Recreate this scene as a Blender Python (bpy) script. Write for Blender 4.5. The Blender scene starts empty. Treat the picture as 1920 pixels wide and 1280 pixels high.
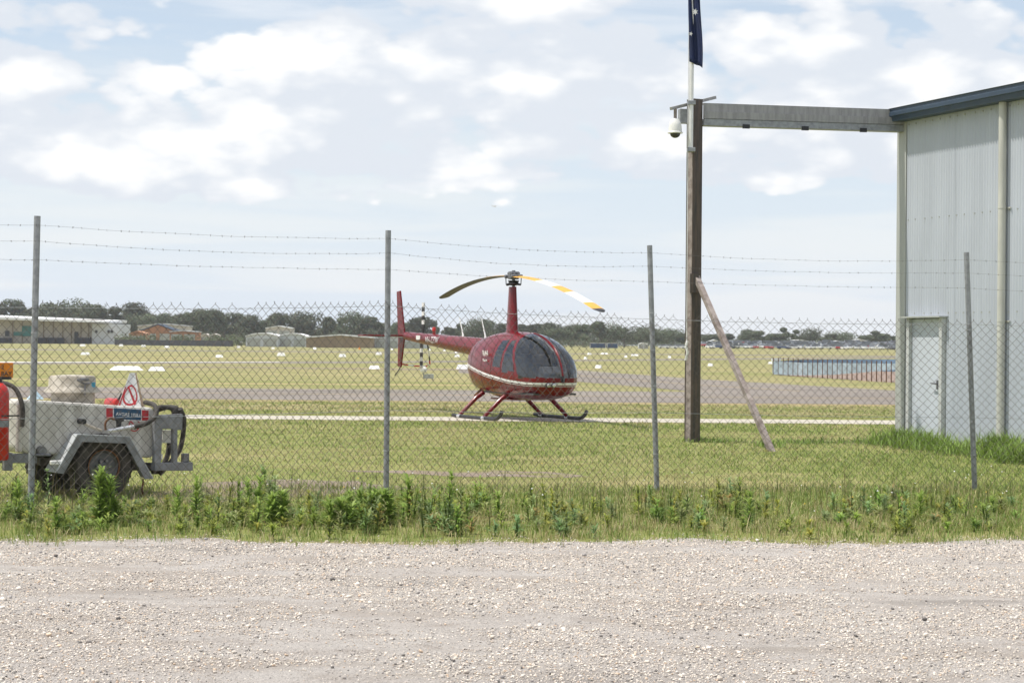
import bpy, math, random
import numpy as np
from mathutils import Vector, Matrix, noise as mnoise
R = math.radians
rnd = random.Random(7)
rng = np.random.default_rng(11)
scene = bpy.context.scene
C = scene.collection

# ------------------------------------------------------------------ camera
F = 3800.0            # focal length in pixels of the 1920 px wide photograph
EYE = 1.65
ROLL = 0.0079
PITCH = 2.0 / F
cam_d = bpy.data.cameras.new('camera')
cam = bpy.data.objects.new('camera', cam_d); C.objects.link(cam)
cam_d.sensor_width = 36.0
cam_d.lens = 36.0 * F / 1920.0
cam_d.clip_start = 0.1; cam_d.clip_end = 20000
right = Vector((math.cos(ROLL), 0, math.sin(ROLL)))
fwd = Vector((0, math.cos(PITCH), math.sin(PITCH)))
up = right.cross(fwd)
CM = Matrix((right, up, -fwd)).transposed()
cam.matrix_world = Matrix.Translation((0, 0, EYE)) @ CM.to_4x4()
scene.camera = cam

# ------------------------------------------------------------------ sun, sky, exposure
SUN_EL, SUN_AZ = R(67), R(-97)          # azimuth from +Y, negative = towards -X (left)
sdir = Vector((math.sin(SUN_AZ) * math.cos(SUN_EL), math.cos(SUN_AZ) * math.cos(SUN_EL), math.sin(SUN_EL)))
sun_d = bpy.data.lights.new('sun', 'SUN'); sun_d.energy = 4.5; sun_d.angle = R(0.53); sun_d.color = (1.0, 0.955, 0.88)
sun = bpy.data.objects.new('sun', sun_d); C.objects.link(sun)
sun.rotation_euler = sdir.to_track_quat('Z', 'Y').to_euler(); sun.location = (-60, 40, 90)
vs = scene.view_settings
vs.view_transform = 'Standard'; vs.look = 'None'; vs.exposure = 0.12; vs.gamma = 1.0; vs.use_curve_mapping = False

world = bpy.data.worlds.new('World'); scene.world = world; world.use_nodes = True
wt = world.node_tree; wt.nodes.clear()
def N(t, ty, **kw):
    n = t.nodes.new(ty)
    for k, v in kw.items(): setattr(n, k, v)
    return n
def math_n(t, op, a, b=None, c=None, clamp=False):
    n = N(t, 'ShaderNodeMath', operation=op, use_clamp=clamp)
    for i, v in enumerate((a, b, c)):
        if v is None: continue
        if isinstance(v, (int, float)): n.inputs[i].default_value = v
        else: t.links.new(v, n.inputs[i])
    return n.outputs[0]
def maprange(t, v, a, b, c=0.0, d=1.0, smooth=True):
    n = N(t, 'ShaderNodeMapRange', interpolation_type='SMOOTHSTEP' if smooth else 'LINEAR')
    t.links.new(v, n.inputs[0])
    for i, q in enumerate((a, b, c, d)):
        if isinstance(q, (int, float)): n.inputs[1 + i].default_value = q
        else: t.links.new(q, n.inputs[1 + i])
    return n.outputs[0]
def mixc(t, f, a, b):
    n = N(t, 'ShaderNodeMix', data_type='RGBA')
    for s, v in ((n.inputs[0], f), (n.inputs[6], a), (n.inputs[7], b)):
        if isinstance(v, (int, float)): s.default_value = v
        elif isinstance(v, tuple): s.default_value = (*v, 1) if len(v) == 3 else v
        else: t.links.new(v, s)
    return n.outputs[2]
def build_world():
    t = wt
    tc = N(t, 'ShaderNodeTexCoord')
    sky = N(t, 'ShaderNodeTexSky', sky_type='NISHITA', sun_disc=False)
    sky.sun_elevation = SUN_EL; sky.sun_rotation = SUN_AZ
    sky.air_density = 1.0; sky.dust_density = 0.6; sky.ozone_density = 1.6
    sc = N(t, 'ShaderNodeVectorMath', operation='SCALE'); sc.inputs['Scale'].default_value = 0.12
    t.links.new(sky.outputs[0], sc.inputs[0])
    sep = N(t, 'ShaderNodeSeparateXYZ'); t.links.new(tc.outputs['Generated'], sep.inputs[0])
    z = sep.outputs[2]
    def fbm(off, scale, vec_scale, detail, bil):
        m = N(t, 'ShaderNodeMapping'); m.inputs['Location'].default_value = off; m.inputs['Scale'].default_value = vec_scale
        t.links.new(tc.outputs['Generated'], m.inputs[0])
        n = N(t, 'ShaderNodeTexNoise'); n.inputs['Scale'].default_value = scale; n.inputs['Detail'].default_value = detail
        n.inputs['Roughness'].default_value = 0.54
        t.links.new(m.outputs[0], n.inputs['Vector'])
        if not bil: return n.outputs[0]
        v = N(t, 'ShaderNodeTexVoronoi', feature='F1'); v.inputs['Scale'].default_value = scale * 3.0; v.inputs['Detail'].default_value = 2.0
        t.links.new(m.outputs[0], v.inputs['Vector'])
        return n.outputs[0], math_n(t, 'MULTIPLY', v.outputs['Distance'], 0.21)
    base = CLOUD_OFF; vsx = (1.0, 1.0, 2.1); S = 8.5
    nn, vv = fbm(base, S, vsx, 7, True); n0 = math_n(t, 'SUBTRACT', nn, vv)
    n1 = fbm((base[0] - 0.012, base[1], base[2] + 0.040), S, vsx, 3, False)
    # cumulus sits in a layer whose bases are a few degrees up; broken overhead
    cov = math_n(t, 'MULTIPLY', maprange(t, z, 0.045, 0.090), maprange(t, z, 0.138, 0.172, 1.0, 0.70))
    th = math_n(t, 'SUBTRACT', 0.60, math_n(t, 'MULTIPLY', cov, COVER))
    dens = maprange(t, math_n(t, 'SUBTRACT', n0, th), 0.0, 0.075)
    lit = math_n(t, 'SUBTRACT', math_n(t, 'SUBTRACT', nn, n1), math_n(t, 'MULTIPLY', vv, 0.9))
    shade = maprange(t, lit, -0.22, 0.0)
    ccol = mixc(t, shade, (0.72, 0.765, 0.83), (1.02, 1.015, 1.005))
    # thin high veil, drawn out sideways
    m2 = N(t, 'ShaderNodeMapping'); m2.inputs['Scale'].default_value = (2.2, 2.2, 22); m2.inputs['Location'].default_value = (0.4, 2.2, 0.1)
    t.links.new(tc.outputs['Generated'], m2.inputs[0])
    v2 = N(t, 'ShaderNodeTexNoise'); v2.inputs['Scale'].default_value = 2.4; v2.inputs['Detail'].default_value = 4; v2.inputs['Distortion'].default_value = 0.4
    t.links.new(m2.outputs[0], v2.inputs['Vector'])
    veil = maprange(t, v2.outputs[0], 0.28, 0.75, 0.15, 0.8)
    hz = maprange(t, z, 0.0, 0.26, 0.97, 0.15, False)
    veil = math_n(t, 'MAXIMUM', veil, hz)
    vcol = mixc(t, maprange(t, v2.outputs[0], 0.38, 0.62), (0.74, 0.81, 0.905), (0.84, 0.87, 0.915))
    c1 = mixc(t, veil, sc.outputs[0], vcol)
    c2 = mixc(t, math_n(t, 'MULTIPLY', dens, 0.95), c1, ccol)
    bg = N(t, 'ShaderNodeBackground'); bg.inputs[1].default_value = 1.0
    t.links.new(c2, bg.inputs[0])
    out = N(t, 'ShaderNodeOutputWorld'); t.links.new(bg.outputs[0], out.inputs[0])
CLOUD_OFF = (0.35, 9.1, 5.6); COVER = 0.42
world.cycles.sampling_method = 'MANUAL'; world.cycles.sample_map_resolution = 256
build_world()

# ------------------------------------------------------------------ pixel helpers (photograph pixels -> places on the site)
def ray(px, py):
    return CM @ Vector(((px - 960) / F, (640 - py) / F, -1.0))
def P(px, py, Y):
    d = ray(px, py); s = Y / d.y
    return Vector((d.x * s, Y, EYE + d.z * s))
def G(px, py, z=0.0):
    d = ray(px, py); s = (z - EYE) / d.z
    return Vector((d.x * s, d.y * s, z))

# ------------------------------------------------------------------ materials
MATS = {}
def pm(name, col, rough=0.7, var=0.18, scale=6.0, metal=0.0, bump=0.0, bscale=None, col2=None, spec=0.5, coat=0.0, detail=6, coords='Object', streak=None):
    m = bpy.data.materials.new(name); m.use_nodes = True; MATS[name] = m
    t = m.node_tree; b = t.nodes['Principled BSDF']
    tc = N(t, 'ShaderNodeTexCoord')
    src = tc.outputs[coords]
    if streak:
        mp = N(t, 'ShaderNodeMapping'); mp.inputs['Scale'].default_value = streak; t.links.new(src, mp.inputs[0]); src = mp.outputs[0]
    n = N(t, 'ShaderNodeTexNoise'); n.inputs['Scale'].default_value = scale; n.inputs['Detail'].default_value = detail; n.inputs['Roughness'].default_value = 0.62
    t.links.new(src, n.inputs['Vector'])
    f = maprange(t, n.outputs[0], 0.3, 0.7)
    lo = tuple(c * (1 - var) for c in col)
    hi = col2 if col2 else tuple(min(1, c * (1 + var)) for c in col)
    t.links.new(mixc(t, f, lo, hi), b.inputs['Base Color'])
    b.inputs['Roughness'].default_value = rough; b.inputs['Metallic'].default_value = metal
    b.inputs['Specular IOR Level'].default_value = spec
    if coat: b.inputs['Coat Weight'].default_value = coat; b.inputs['Coat Roughness'].default_value = 0.06
    rr = maprange(t, n.outputs[0], 0.2, 0.8, max(0.02, rough - 0.1), min(1, rough + 0.1))
    t.links.new(rr, b.inputs['Roughness'])
    if bump:
        n2 = N(t, 'ShaderNodeTexNoise'); n2.inputs['Scale'].default_value = bscale or scale * 6; n2.inputs['Detail'].default_value = 5
        t.links.new(src, n2.inputs['Vector'])
        bp = N(t, 'ShaderNodeBump'); bp.inputs['Strength'].default_value = bump; bp.inputs['Distance'].default_value = 0.02
        t.links.new(n2.outputs[0], bp.inputs['Height']); t.links.new(bp.outputs[0], b.inputs['Normal'])
    return m
def leafmat(name, attr=True, col=(0.1, 0.15, 0.04), trans=0.35, rough=0.55, noise_scale=None, objvar=0.0):
    m = bpy.data.materials.new(name); m.use_nodes = True; MATS[name] = m
    t = m.node_tree; t.nodes.clear()
    out = N(t, 'ShaderNodeOutputMaterial')
    if attr:
        a = N(t, 'ShaderNodeAttribute', attribute_name='col'); c = a.outputs['Color']
    else:
        rgb = N(t, 'ShaderNodeRGB'); rgb.outputs[0].default_value = (*col, 1); c = rgb.outputs[0]
    if objvar:
        oi = N(t, 'ShaderNodeObjectInfo'); hs = N(t, 'ShaderNodeHueSaturation')
        t.links.new(maprange(t, oi.outputs['Random'], 0, 1, 1 - objvar, 1 + objvar, False), hs.inputs['Value'])
        t.links.new(maprange(t, oi.outputs['Random'], 0, 1, 0.485, 0.515, False), hs.inputs['Hue'])
        t.links.new(c, hs.inputs['Color']); c = hs.outputs[0]
    d = N(t, 'ShaderNodeBsdfPrincipled'); d.inputs['Roughness'].default_value = rough; d.inputs['Specular IOR Level'].default_value = 0.3
    tr = N(t, 'ShaderNodeBsdfTranslucent'); mx = N(t, 'ShaderNodeMixShader'); mx.inputs[0].default_value = trans
    t.links.new(c, d.inputs['Base Color']); t.links.new(c, tr.inputs[0])
    t.links.new(d.outputs[0], mx.inputs[1]); t.links.new(tr.outputs[0], mx.inputs[2]); t.links.new(mx.outputs[0], out.inputs[0])
    return m
def attrmat(name, rough=0.8, bump=0.0):
    m = bpy.data.materials.new(name); m.use_nodes = True; MATS[name] = m
    t = m.node_tree; b = t.nodes['Principled BSDF']
    a = N(t, 'ShaderNodeAttribute', attribute_name='col'); 
    tc = N(t, 'ShaderNodeTexCoord'); n = N(t, 'ShaderNodeTexNoise'); n.inputs['Scale'].default_value = 120; n.inputs['Detail'].default_value = 3
    t.links.new(tc.outputs['Object'], n.inputs['Vector'])
    h = N(t, 'ShaderNodeHueSaturation'); t.links.new(a.outputs['Color'], h.inputs['Color'])
    t.links.new(maprange(t, n.outputs[0], 0.2, 0.8, 0.75, 1.25), h.inputs['Value'])
    t.links.new(h.outputs[0], b.inputs['Base Color']); b.inputs['Roughness'].default_value = rough
    return m

# --- ground materials
def ground_mat(name, layers, base, scale0=0.35, bump=0.4, bscale=30, rough=0.95):
    """base colour pair + list of (noise scale, lo, hi, colour, stretch)"""
    m = bpy.data.materials.new(name); m.use_nodes = True; MATS[name] = m
    t = m.node_tree; b = t.nodes['Principled BSDF']
    g = N(t, 'ShaderNodeNewGeometry')
    def nz(s, st=(1, 1, 1), det=6, off=(0, 0, 0)):
        mp = N(t, 'ShaderNodeMapping'); mp.inputs['Scale'].default_value = st; mp.inputs['Location'].default_value = off
        t.links.new(g.outputs['Position'], mp.inputs[0])
        n = N(t, 'ShaderNodeTexNoise'); n.inputs['Scale'].default_value = s; n.inputs['Detail'].default_value = det; n.inputs['Roughness'].default_value = 0.65
        t.links.new(mp.outputs[0], n.inputs['Vector']); return n.outputs[0]
    c = mixc(t, maprange(t, nz(scale0), 0.35, 0.65), base[0], base[1])
    for i, (s, lo, hi, col, st) in enumerate(layers):
        c = mixc(t, maprange(t, nz(s, st, 6, (i * 7.3, i * 3.1, 0)), lo, hi), c, col)
    t.links.new(c, b.inputs['Base Color']); b.inputs['Roughness'].default_value = rough; b.inputs['Specular IOR Level'].default_value = 0.15
    if bump:
        bp = N(t, 'ShaderNodeBump'); bp.inputs['Strength'].default_value = bump; bp.inputs['Distance'].default_value = 0.03
        t.links.new(nz(bscale), bp.inputs['Height']); t.links.new(bp.outputs[0], b.inputs['Normal'])
    return m
ground_mat('m_field', [(0.07, 0.42, 0.62, (0.325, 0.285, 0.15), (1, 1, 1)), (0.9, 0.46, 0.66, (0.185, 0.21, 0.058), (1, 1, 1)),
                       (0.045, 0.48, 0.60, (0.215, 0.222, 0.078), (0.5, 2.2, 1)), (0.11, 0.54, 0.60, (0.36, 0.29, 0.15), (0.25, 3.0, 1)), (6.0, 0.55, 0.85, (0.36, 0.31, 0.16), (1, 1, 1))],
           ((0.232, 0.218, 0.094), (0.29, 0.262, 0.13)))
ground_mat('m_gravel', [(3.0, 0.45, 0.7, (0.36, 0.31, 0.27), (1, 1.6, 1)), (75, 0.46, 0.60, (0.60, 0.55, 0.505), (1, 1, 1)), (95, 0.575, 0.63, (0.13, 0.12, 0.115), (1, 1, 1)),
                        (0.6, 0.50, 0.62, (0.44, 0.39, 0.345), (1, 2.6, 1)), (0.38, 0.55, 0.68, (0.36, 0.325, 0.295), (1, 2.4, 1)), (2.2, 0.60, 0.70, (0.40, 0.335, 0.285), (1, 2.5, 1))], ((0.48, 0.435, 0.395), (0.55, 0.51, 0.47)), scale0=1.2, bump=1.0, bscale=60)
ground_mat('m_lawn', [(0.25, 0.50, 0.68, (0.31, 0.275, 0.125), (0.6, 1.3, 1)), (1.4, 0.5, 0.7, (0.145, 0.19, 0.045), (1, 1, 1)), (7.0, 0.55, 0.8, (0.33, 0.29, 0.14), (1, 1, 1))], ((0.185, 0.205, 0.06), (0.245, 0.25, 0.085)))
ground_mat('m_asphalt', [(0.5, 0.5, 0.75, (0.285, 0.242, 0.20), (1, 1, 1)), (0.15, 0.55, 0.62, (0.17, 0.15, 0.135), (0.3, 2.5, 1)), (14, 0.5, 0.8, (0.26, 0.23, 0.205), (1, 1, 1))], ((0.205, 0.180, 0.158), (0.25, 0.222, 0.196)), scale0=0.12, bump=0.2)
ground_mat('m_concrete_path', [(2.0, 0.5, 0.8, (0.36, 0.325, 0.26), (1, 1, 1))], ((0.43, 0.395, 0.33), (0.50, 0.46, 0.39)), scale0=0.5, bump=0.1)
ground_mat('m_dirt', [(3.0, 0.45, 0.65, (0.27, 0.225, 0.18), (1, 1, 1)), (20, 0.55, 0.75, (0.34, 0.29, 0.245), (1, 1, 1)), (1.3, 0.50, 0.62, (0.22, 0.21, 0.085), (1, 1, 1))], ((0.23, 0.18, 0.14), (0.29, 0.23, 0.18)), scale0=0.8, bump=0.8)
ground_mat('m_white_line', [(1.5, 0.55, 0.8, (0.5, 0.48, 0.45), (1, 1, 1))], ((0.72, 0.71, 0.69), (0.8, 0.79, 0.77)), bump=0)
ground_mat('m_yellow_line', [(2.5, 0.5, 0.8, (0.24, 0.20, 0.165), (1, 1, 1))], ((0.30, 0.24, 0.15), (0.34, 0.265, 0.15)), bump=0)
# --- object materials
M = {}
M['galv'] = pm('m_galvanised', (0.30, 0.31, 0.32), 0.5, 0.22, 14, metal=0.35, bump=0.08)
M['wire'] = pm('m_mesh_wire', (0.10, 0.08, 0.068), 0.6, 0.4, 9, metal=0.2, col2=(0.20, 0.17, 0.15))
M['barb'] = pm('m_barbed_wire', (0.19, 0.185, 0.18), 0.55, 0.3, 9, metal=0.3)
M['wirelight'] = pm('m_tension_wire', (0.42, 0.43, 0.44), 0.45, 0.2, 9, metal=0.4)
M['red'] = pm('m_heli_red', (0.155, 0.005, 0.009), 0.26, 0.12, 2.5, coat=0.28, spec=0.25)
M['white'] = pm('m_white_paint', (0.78, 0.77, 0.75), 0.4, 0.06, 8)
M['black'] = pm('m_black_metal', (0.022, 0.022, 0.024), 0.45, 0.3, 20)
M['darkgrey'] = pm('m_dark_grey', (0.06, 0.06, 0.063), 0.6, 0.25, 12)
M['bladeshaded'] = pm('m_blade_under_shaded', (0.055, 0.05, 0.045), 0.5, 0.2, 8)  # much darker than the top bands: underside shade put into the colour
M['yellow'] = pm('m_blade_yellow', (0.72, 0.37, 0.035), 0.4, 0.10, 6)
M['steelgrey'] = pm('m_hub_steel', (0.2, 0.2, 0.21), 0.4, 0.3, 20, metal=0.7)
M['fabric'] = pm('m_seat', (0.085, 0.075, 0.07), 0.9, 0.25, 18, bump=0.2)
M['lining'] = pm('m_cabin_lining', (0.52, 0.505, 0.485), 0.85, 0.2, 10)
M['tank'] = pm('m_tank_cream', (0.56, 0.53, 0.475), 0.5, 0.24, 4.5, col2=(0.66, 0.635, 0.585), bump=0.05, streak=(1.6, 1.6, .5))
M['lid'] = pm('m_lid_dusty', (0.40, 0.35, 0.275), 0.7, 0.22, 9, col2=(0.55, 0.50, 0.42), bump=0.08)
M['trailergrey'] = pm('m_trailer_grey', (0.20, 0.205, 0.215), 0.55, 0.2, 9, col2=(0.275, 0.285, 0.30), bump=0.08)
M['rubber'] = pm('m_rubber', (0.042, 0.039, 0.037), 0.85, 0.3, 7, col2=(0.095, 0.085, 0.074), bump=0.1)
M['rim'] = pm('m_wheel_rim', (0.10, 0.102, 0.106), 0.5, 0.3, 9)
M['rust'] = pm('m_rust', (0.16, 0.075, 0.035), 0.85, 0.35, 12)
M['extred'] = pm('m_extinguisher_red', (0.50, 0.028, 0.02), 0.3, 0.12, 5)
M['signred'] = pm('m_sign_red', (0.50, 0.025, 0.035), 0.45, 0.08, 9)
M['signblue'] = pm('m_sign_blue', (0.02, 0.075, 0.15), 0.45, 0.12, 9)
M['orange'] = pm('m_sign_orange', (0.75, 0.24, 0.01), 0.5, 0.08, 6)
M['steelbright'] = pm('m_bright_steel', (0.62, 0.62, 0.62), 0.3, 0.15, 16, metal=0.6)
M['wallsheet'] = pm('m_wall_sheet', (0.50, 0.53, 0.58), 0.5, 0.09, 1.4, streak=(1, 1, 0.12))
M['trim'] = pm('m_corner_trim', (0.40, 0.41, 0.385), 0.5, 0.12, 4, streak=(1, 1, 0.1))
M['trim2'] = pm('m_door_frame', (0.50, 0.51, 0.50), 0.5, 0.1, 4)
M['gutter'] = pm('m_gutter_blue', (0.035, 0.058, 0.09), 0.5, 0.15, 5)
M['pipe'] = pm('m_downpipe', (0.52, 0.515, 0.465), 0.5, 0.12, 6, streak=(1, 1, 0.2))
M['roof'] = pm('m_roof_white', (0.75, 0.75, 0.74), 0.5, 0.05, 2)
M['beam'] = pm('m_beam_galv', (0.285, 0.28, 0.275), 0.55, 0.12, 5, col2=(0.37, 0.365, 0.355), metal=0.2, streak=(3, 3, 0.4))
M['column'] = pm('m_column_rusty', (0.075, 0.066, 0.062), 0.7, 0.35, 5, col2=(0.13, 0.095, 0.075), streak=(4, 4, 0.35), bump=0.06)
M['brace'] = pm('m_brace', (0.22, 0.17, 0.15), 0.7, 0.25, 6, col2=(0.36, 0.31, 0.285))
M['camwhite'] = pm('m_camera_white', (0.74, 0.73, 0.69), 0.4, 0.08, 6)
M['smoke'] = pm('m_smoked_dome', (0.05, 0.05, 0.05), 0.12, 0.1, 4)
M['navy'] = pm('m_flag_navy', (0.012, 0.022, 0.075), 0.8, 0.2, 5)
M['clothblue'] = pm('m_shade_cloth', (0.33, 0.40, 0.465), 0.8, 0.18, 0.6)
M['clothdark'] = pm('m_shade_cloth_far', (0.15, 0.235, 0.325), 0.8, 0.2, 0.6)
M['brick'] = pm('m_orange_brick', (0.43, 0.215, 0.115), 0.9, 0.15, 0.4)
M['hangwhite'] = pm('m_hangar_white', (0.60, 0.62, 0.65), 0.6, 0.06, 0.15)
M['hangcream'] = pm('m_hangar_cream', (0.55, 0.50, 0.44), 0.7, 0.08, 0.15)
M['beige'] = pm('m_beige_wall', (0.33, 0.25, 0.165), 0.8, 0.07, 0.2)
M['roofgrey'] = pm('m_roof_grey', (0.5, 0.5, 0.5), 0.5, 0.1, 0.2)
M['roofblue'] = pm('m_roof_navy', (0.03, 0.05, 0.08), 0.6, 0.2, 0.3)
M['teal'] = pm('m_teal', (0.04, 0.23, 0.215), 0.6, 0.15, 0.3)
M['darkopen'] = pm('m_dark_opening', (0.03, 0.032, 0.036), 0.5, 0.2, 1)
M['hoarding'] = pm('m_black_hoarding', (0.035, 0.036, 0.042), 0.8, 0.25, 0.3)
M['bark'] = pm('m_bark', (0.20, 0.17, 0.14), 0.9, 0.3, 1.5)
M['ground_dark'] = pm('m_dirt_inside', (0.26, 0.19, 0.15), 0.95, 0.2, 0.3)
M['bluebox'] = pm('m_container_blue', (0.03, 0.065, 0.15), 0.5, 0.15, 0.5)
M['glass_car'] = pm('m_car_glass', (0.12, 0.13, 0.14), 0.1, 0.1, 1)
leafmat('m_leaf', True, trans=0.48); leafmat('m_grass', True, trans=0.3, rough=0.6)
leafmat('m_crown', True, trans=0.15, rough=0.75, objvar=0.32); leafmat('m_wood', True, trans=0.15, rough=0.75)
attrmat('m_stone')
def glassmat():
    m = bpy.data.materials.new('m_canopy_glass'); m.use_nodes = True; MATS[m.name] = m
    t = m.node_tree; t.nodes.clear(); out = N(t, 'ShaderNodeOutputMaterial')
    tr = N(t, 'ShaderNodeBsdfTransparent'); tr.inputs[0].default_value = (0.91, 0.925, 0.935, 1)
    gl = N(t, 'ShaderNodeBsdfGlossy'); gl.inputs['Roughness'].default_value = 0.03; gl.inputs[0].default_value = (0.9, 0.95, 1, 1)
    fr = N(t, 'ShaderNodeFresnel'); fr.inputs[0].default_value = 1.5
    mx = N(t, 'ShaderNodeMixShader'); t.links.new(math_n(t, 'ADD', fr.outputs[0], 0.05, clamp=True), mx.inputs[0])
    t.links.new(tr.outputs[0], mx.inputs[1]); t.links.new(gl.outputs[0], mx.inputs[2]); t.links.new(mx.outputs[0], out.inputs[0])
    return m
M['glass'] = glassmat()

# ------------------------------------------------------------------ mesh helpers
class MB:
    def __init__(s): s.v = []; s.f = []; s.m = []
    def add(s, vs, fs, mi=0):
        o = len(s.v); s.v += [tuple(v) for v in vs]; s.f += [tuple(i + o for i in f) for f in fs]; s.m += [mi] * len(fs); return s
    def box(s, x0, x1, y0, y1, z0, z1, mi=0, M4=None):
        v = [Vector(p) for p in ((x0, y0, z0), (x1, y0, z0), (x1, y1, z0), (x0, y1, z0), (x0, y0, z1), (x1, y0, z1), (x1, y1, z1), (x0, y1, z1))]
        if M4 is not None: v = [M4 @ p for p in v]
        return s.add(v, [(0, 3, 2, 1), (4, 5, 6, 7), (0, 1, 5, 4), (1, 2, 6, 5), (2, 3, 7, 6), (3, 0, 4, 7)], mi)
    def tube(s, pts, r, n=8, mi=0, caps=True, ry=None):
        pts = [Vector(p) for p in pts]; K = len(pts)
        rs = r if isinstance(r, (list, tuple)) else [r] * K
        vs = []; fs = []; ref = None
        for i, p in enumerate(pts):
            d = (pts[min(i + 1, K - 1)] - pts[max(i - 1, 0)]).normalized()
            if ref is None: ref = Vector((0, 0, 1)) if abs(d.z) < 0.9 else Vector((0, 1, 0))
            a = d.cross(ref).normalized(); b = a.cross(d).normalized(); ref = b
            for k in range(n):
                an = 2 * math.pi * (k + .5) / n
                vs.append(p + a * math.cos(an) * rs[i] + b * math.sin(an) * rs[i] * (ry or 1))
        for i in range(K - 1):
            for k in range(n):
                fs.append((i * n + k, i * n + (k + 1) % n, (i + 1) * n + (k + 1) % n, (i + 1) * n + k))
        if caps: fs.append(tuple(range(n - 1, -1, -1))); fs.append(tuple((K - 1) * n + k for k in range(n)))
        return s.add(vs, fs, mi)
    def lathe(s, prof, n=24, c=(0, 0, 0), axis='z', mi=0, caps=True):
        vs = []; fs = []
        for (r, h) in prof:
            for k in range(n):
                a = 2 * math.pi * k / n; p = (r * math.cos(a), r * math.sin(a), h)
                if axis == 'y': p = (p[0], p[2], p[1])
                if axis == 'x': p = (p[2], p[0], p[1])
                vs.append((p[0] + c[0], p[1] + c[1], p[2] + c[2]))
        for i in range(len(prof) - 1):
            for k in range(n): fs.append((i * n + k, i * n + (k + 1) % n, (i + 1) * n + (k + 1) % n, (i + 1) * n + k))
        if caps and prof[0][0] > 1e-4: fs.append(tuple(range(n - 1, -1, -1)))
        if caps and prof[-1][0] > 1e-4: fs.append(tuple((len(prof) - 1) * n + k for k in range(n)))
        return s.add(vs, fs, mi)
    def prism(s, poly, y0, y1, mi=0, plane='xz'):
        n = len(poly)
        f3 = (lambda a, b, d: (a, d, b)) if plane == 'xz' else ((lambda a, b, d: (a, b, d)) if plane == 'xy' else (lambda a, b, d: (d, a, b)))
        vs = [f3(a, b, y0) for a, b in poly] + [f3(a, b, y1) for a, b in poly]
        fs = [tuple(range(n)), tuple(range(2 * n - 1, n - 1, -1))] + [(i, i + n, (i + 1) % n + n, (i + 1) % n) for i in range(n)]
        return s.add(vs, fs, mi)
    def mesh(s, name, mats, smooth=False):
        me = bpy.data.meshes.new(name); me.from_pydata(s.v, [], s.f)
        for m in (mats if isinstance(mats, (list, tuple)) else [mats]): me.materials.append(m)
        if len(set(s.m)) > 1: me.polygons.foreach_set('material_index', s.m)
        import bmesh
        bm = bmesh.new(); bm.from_mesh(me); bmesh.ops.recalc_face_normals(bm, faces=bm.faces); bm.to_mesh(me); bm.free()
        if smooth: me.polygons.foreach_set('use_smooth', [True] * len(me.polygons)); me.set_sharp_from_angle(angle=R(38))
        me.update(); return me
    def build(s, name, mats, parent=None, smooth=False, bevel=0.0):
        o = obj(name, s.mesh(name, mats, smooth), parent)
        if bevel:
            b = o.modifiers.new('bevel', 'BEVEL'); b.width = bevel; b.segments = 2; b.limit_method = 'ANGLE'; b.angle_limit = R(40)
        return o
def obj(name, data, parent=None):
    o = bpy.data.objects.new(name, data); C.objects.link(o)
    if parent is not None: o.parent = parent
    return o
def tag(o, label=None, cat=None, group=None, kind=None):
    if label: o['label'] = label
    if cat: o['category'] = cat
    if group: o['group'] = group
    if kind: o['kind'] = kind
    return o
def thing(name, label, cat, loc=(0, 0, 0), rz=0.0, group=None):
    o = obj(name, None); o.location = loc; o.rotation_euler = (0, 0, rz); o.empty_display_size = 0.2
    return tag(o, label, cat, group)
def npmesh(name, v, faces_list, mat, cols=None, smooth=False):
    """v (n,3); faces_list: list of int arrays (m,k)"""
    me = bpy.data.meshes.new(name)
    me.vertices.add(len(v)); me.vertices.foreach_set('co', np.asarray(v, np.float32).ravel())
    li = np.concatenate([f.ravel() for f in faces_list]); tot = np.concatenate([np.full(len(f), f.shape[1]) for f in faces_list])
    st = np.concatenate([[0], np.cumsum(tot)[:-1]])
    me.loops.add(len(li)); me.loops.foreach_set('vertex_index', li.astype(np.int32))
    me.polygons.add(len(tot)); me.polygons.foreach_set('loop_start', st.astype(np.int32))
    if smooth: me.polygons.foreach_set('use_smooth', np.ones(len(tot), bool))
    me.update(calc_edges=True)
    if cols is not None:
        a = me.color_attributes.new('col', 'FLOAT_COLOR', 'POINT')
        c4 = np.ones((len(v), 4), np.float32); c4[:, :3] = cols; a.data.foreach_set('color', c4.ravel())
    me.materials.append(mat); return me
def text_part(txt, size, mat, parent, name, M4, extrude=0.001, align='LEFT'):
    cu = bpy.data.curves.new('t', 'FONT'); cu.body = txt; cu.size = size; cu.extrude = extrude; cu.align_x = align; cu.resolution_u = 3
    cu.offset = size * 0.012
    o = bpy.data.objects.new('t', cu); C.objects.link(o)
    me = bpy.data.meshes.new_from_object(o.evaluated_get(bpy.context.evaluated_depsgraph_get()))
    bpy.data.objects.remove(o); bpy.data.curves.remove(cu)
    me.materials.clear(); me.materials.append(mat); me.transform(M4)
    return obj(name, me, parent)
def noise1(x, y, s=1.0, o=0.0): return mnoise.noise(Vector((x * s + o, y * s - o, o * 0.37)))

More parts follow.
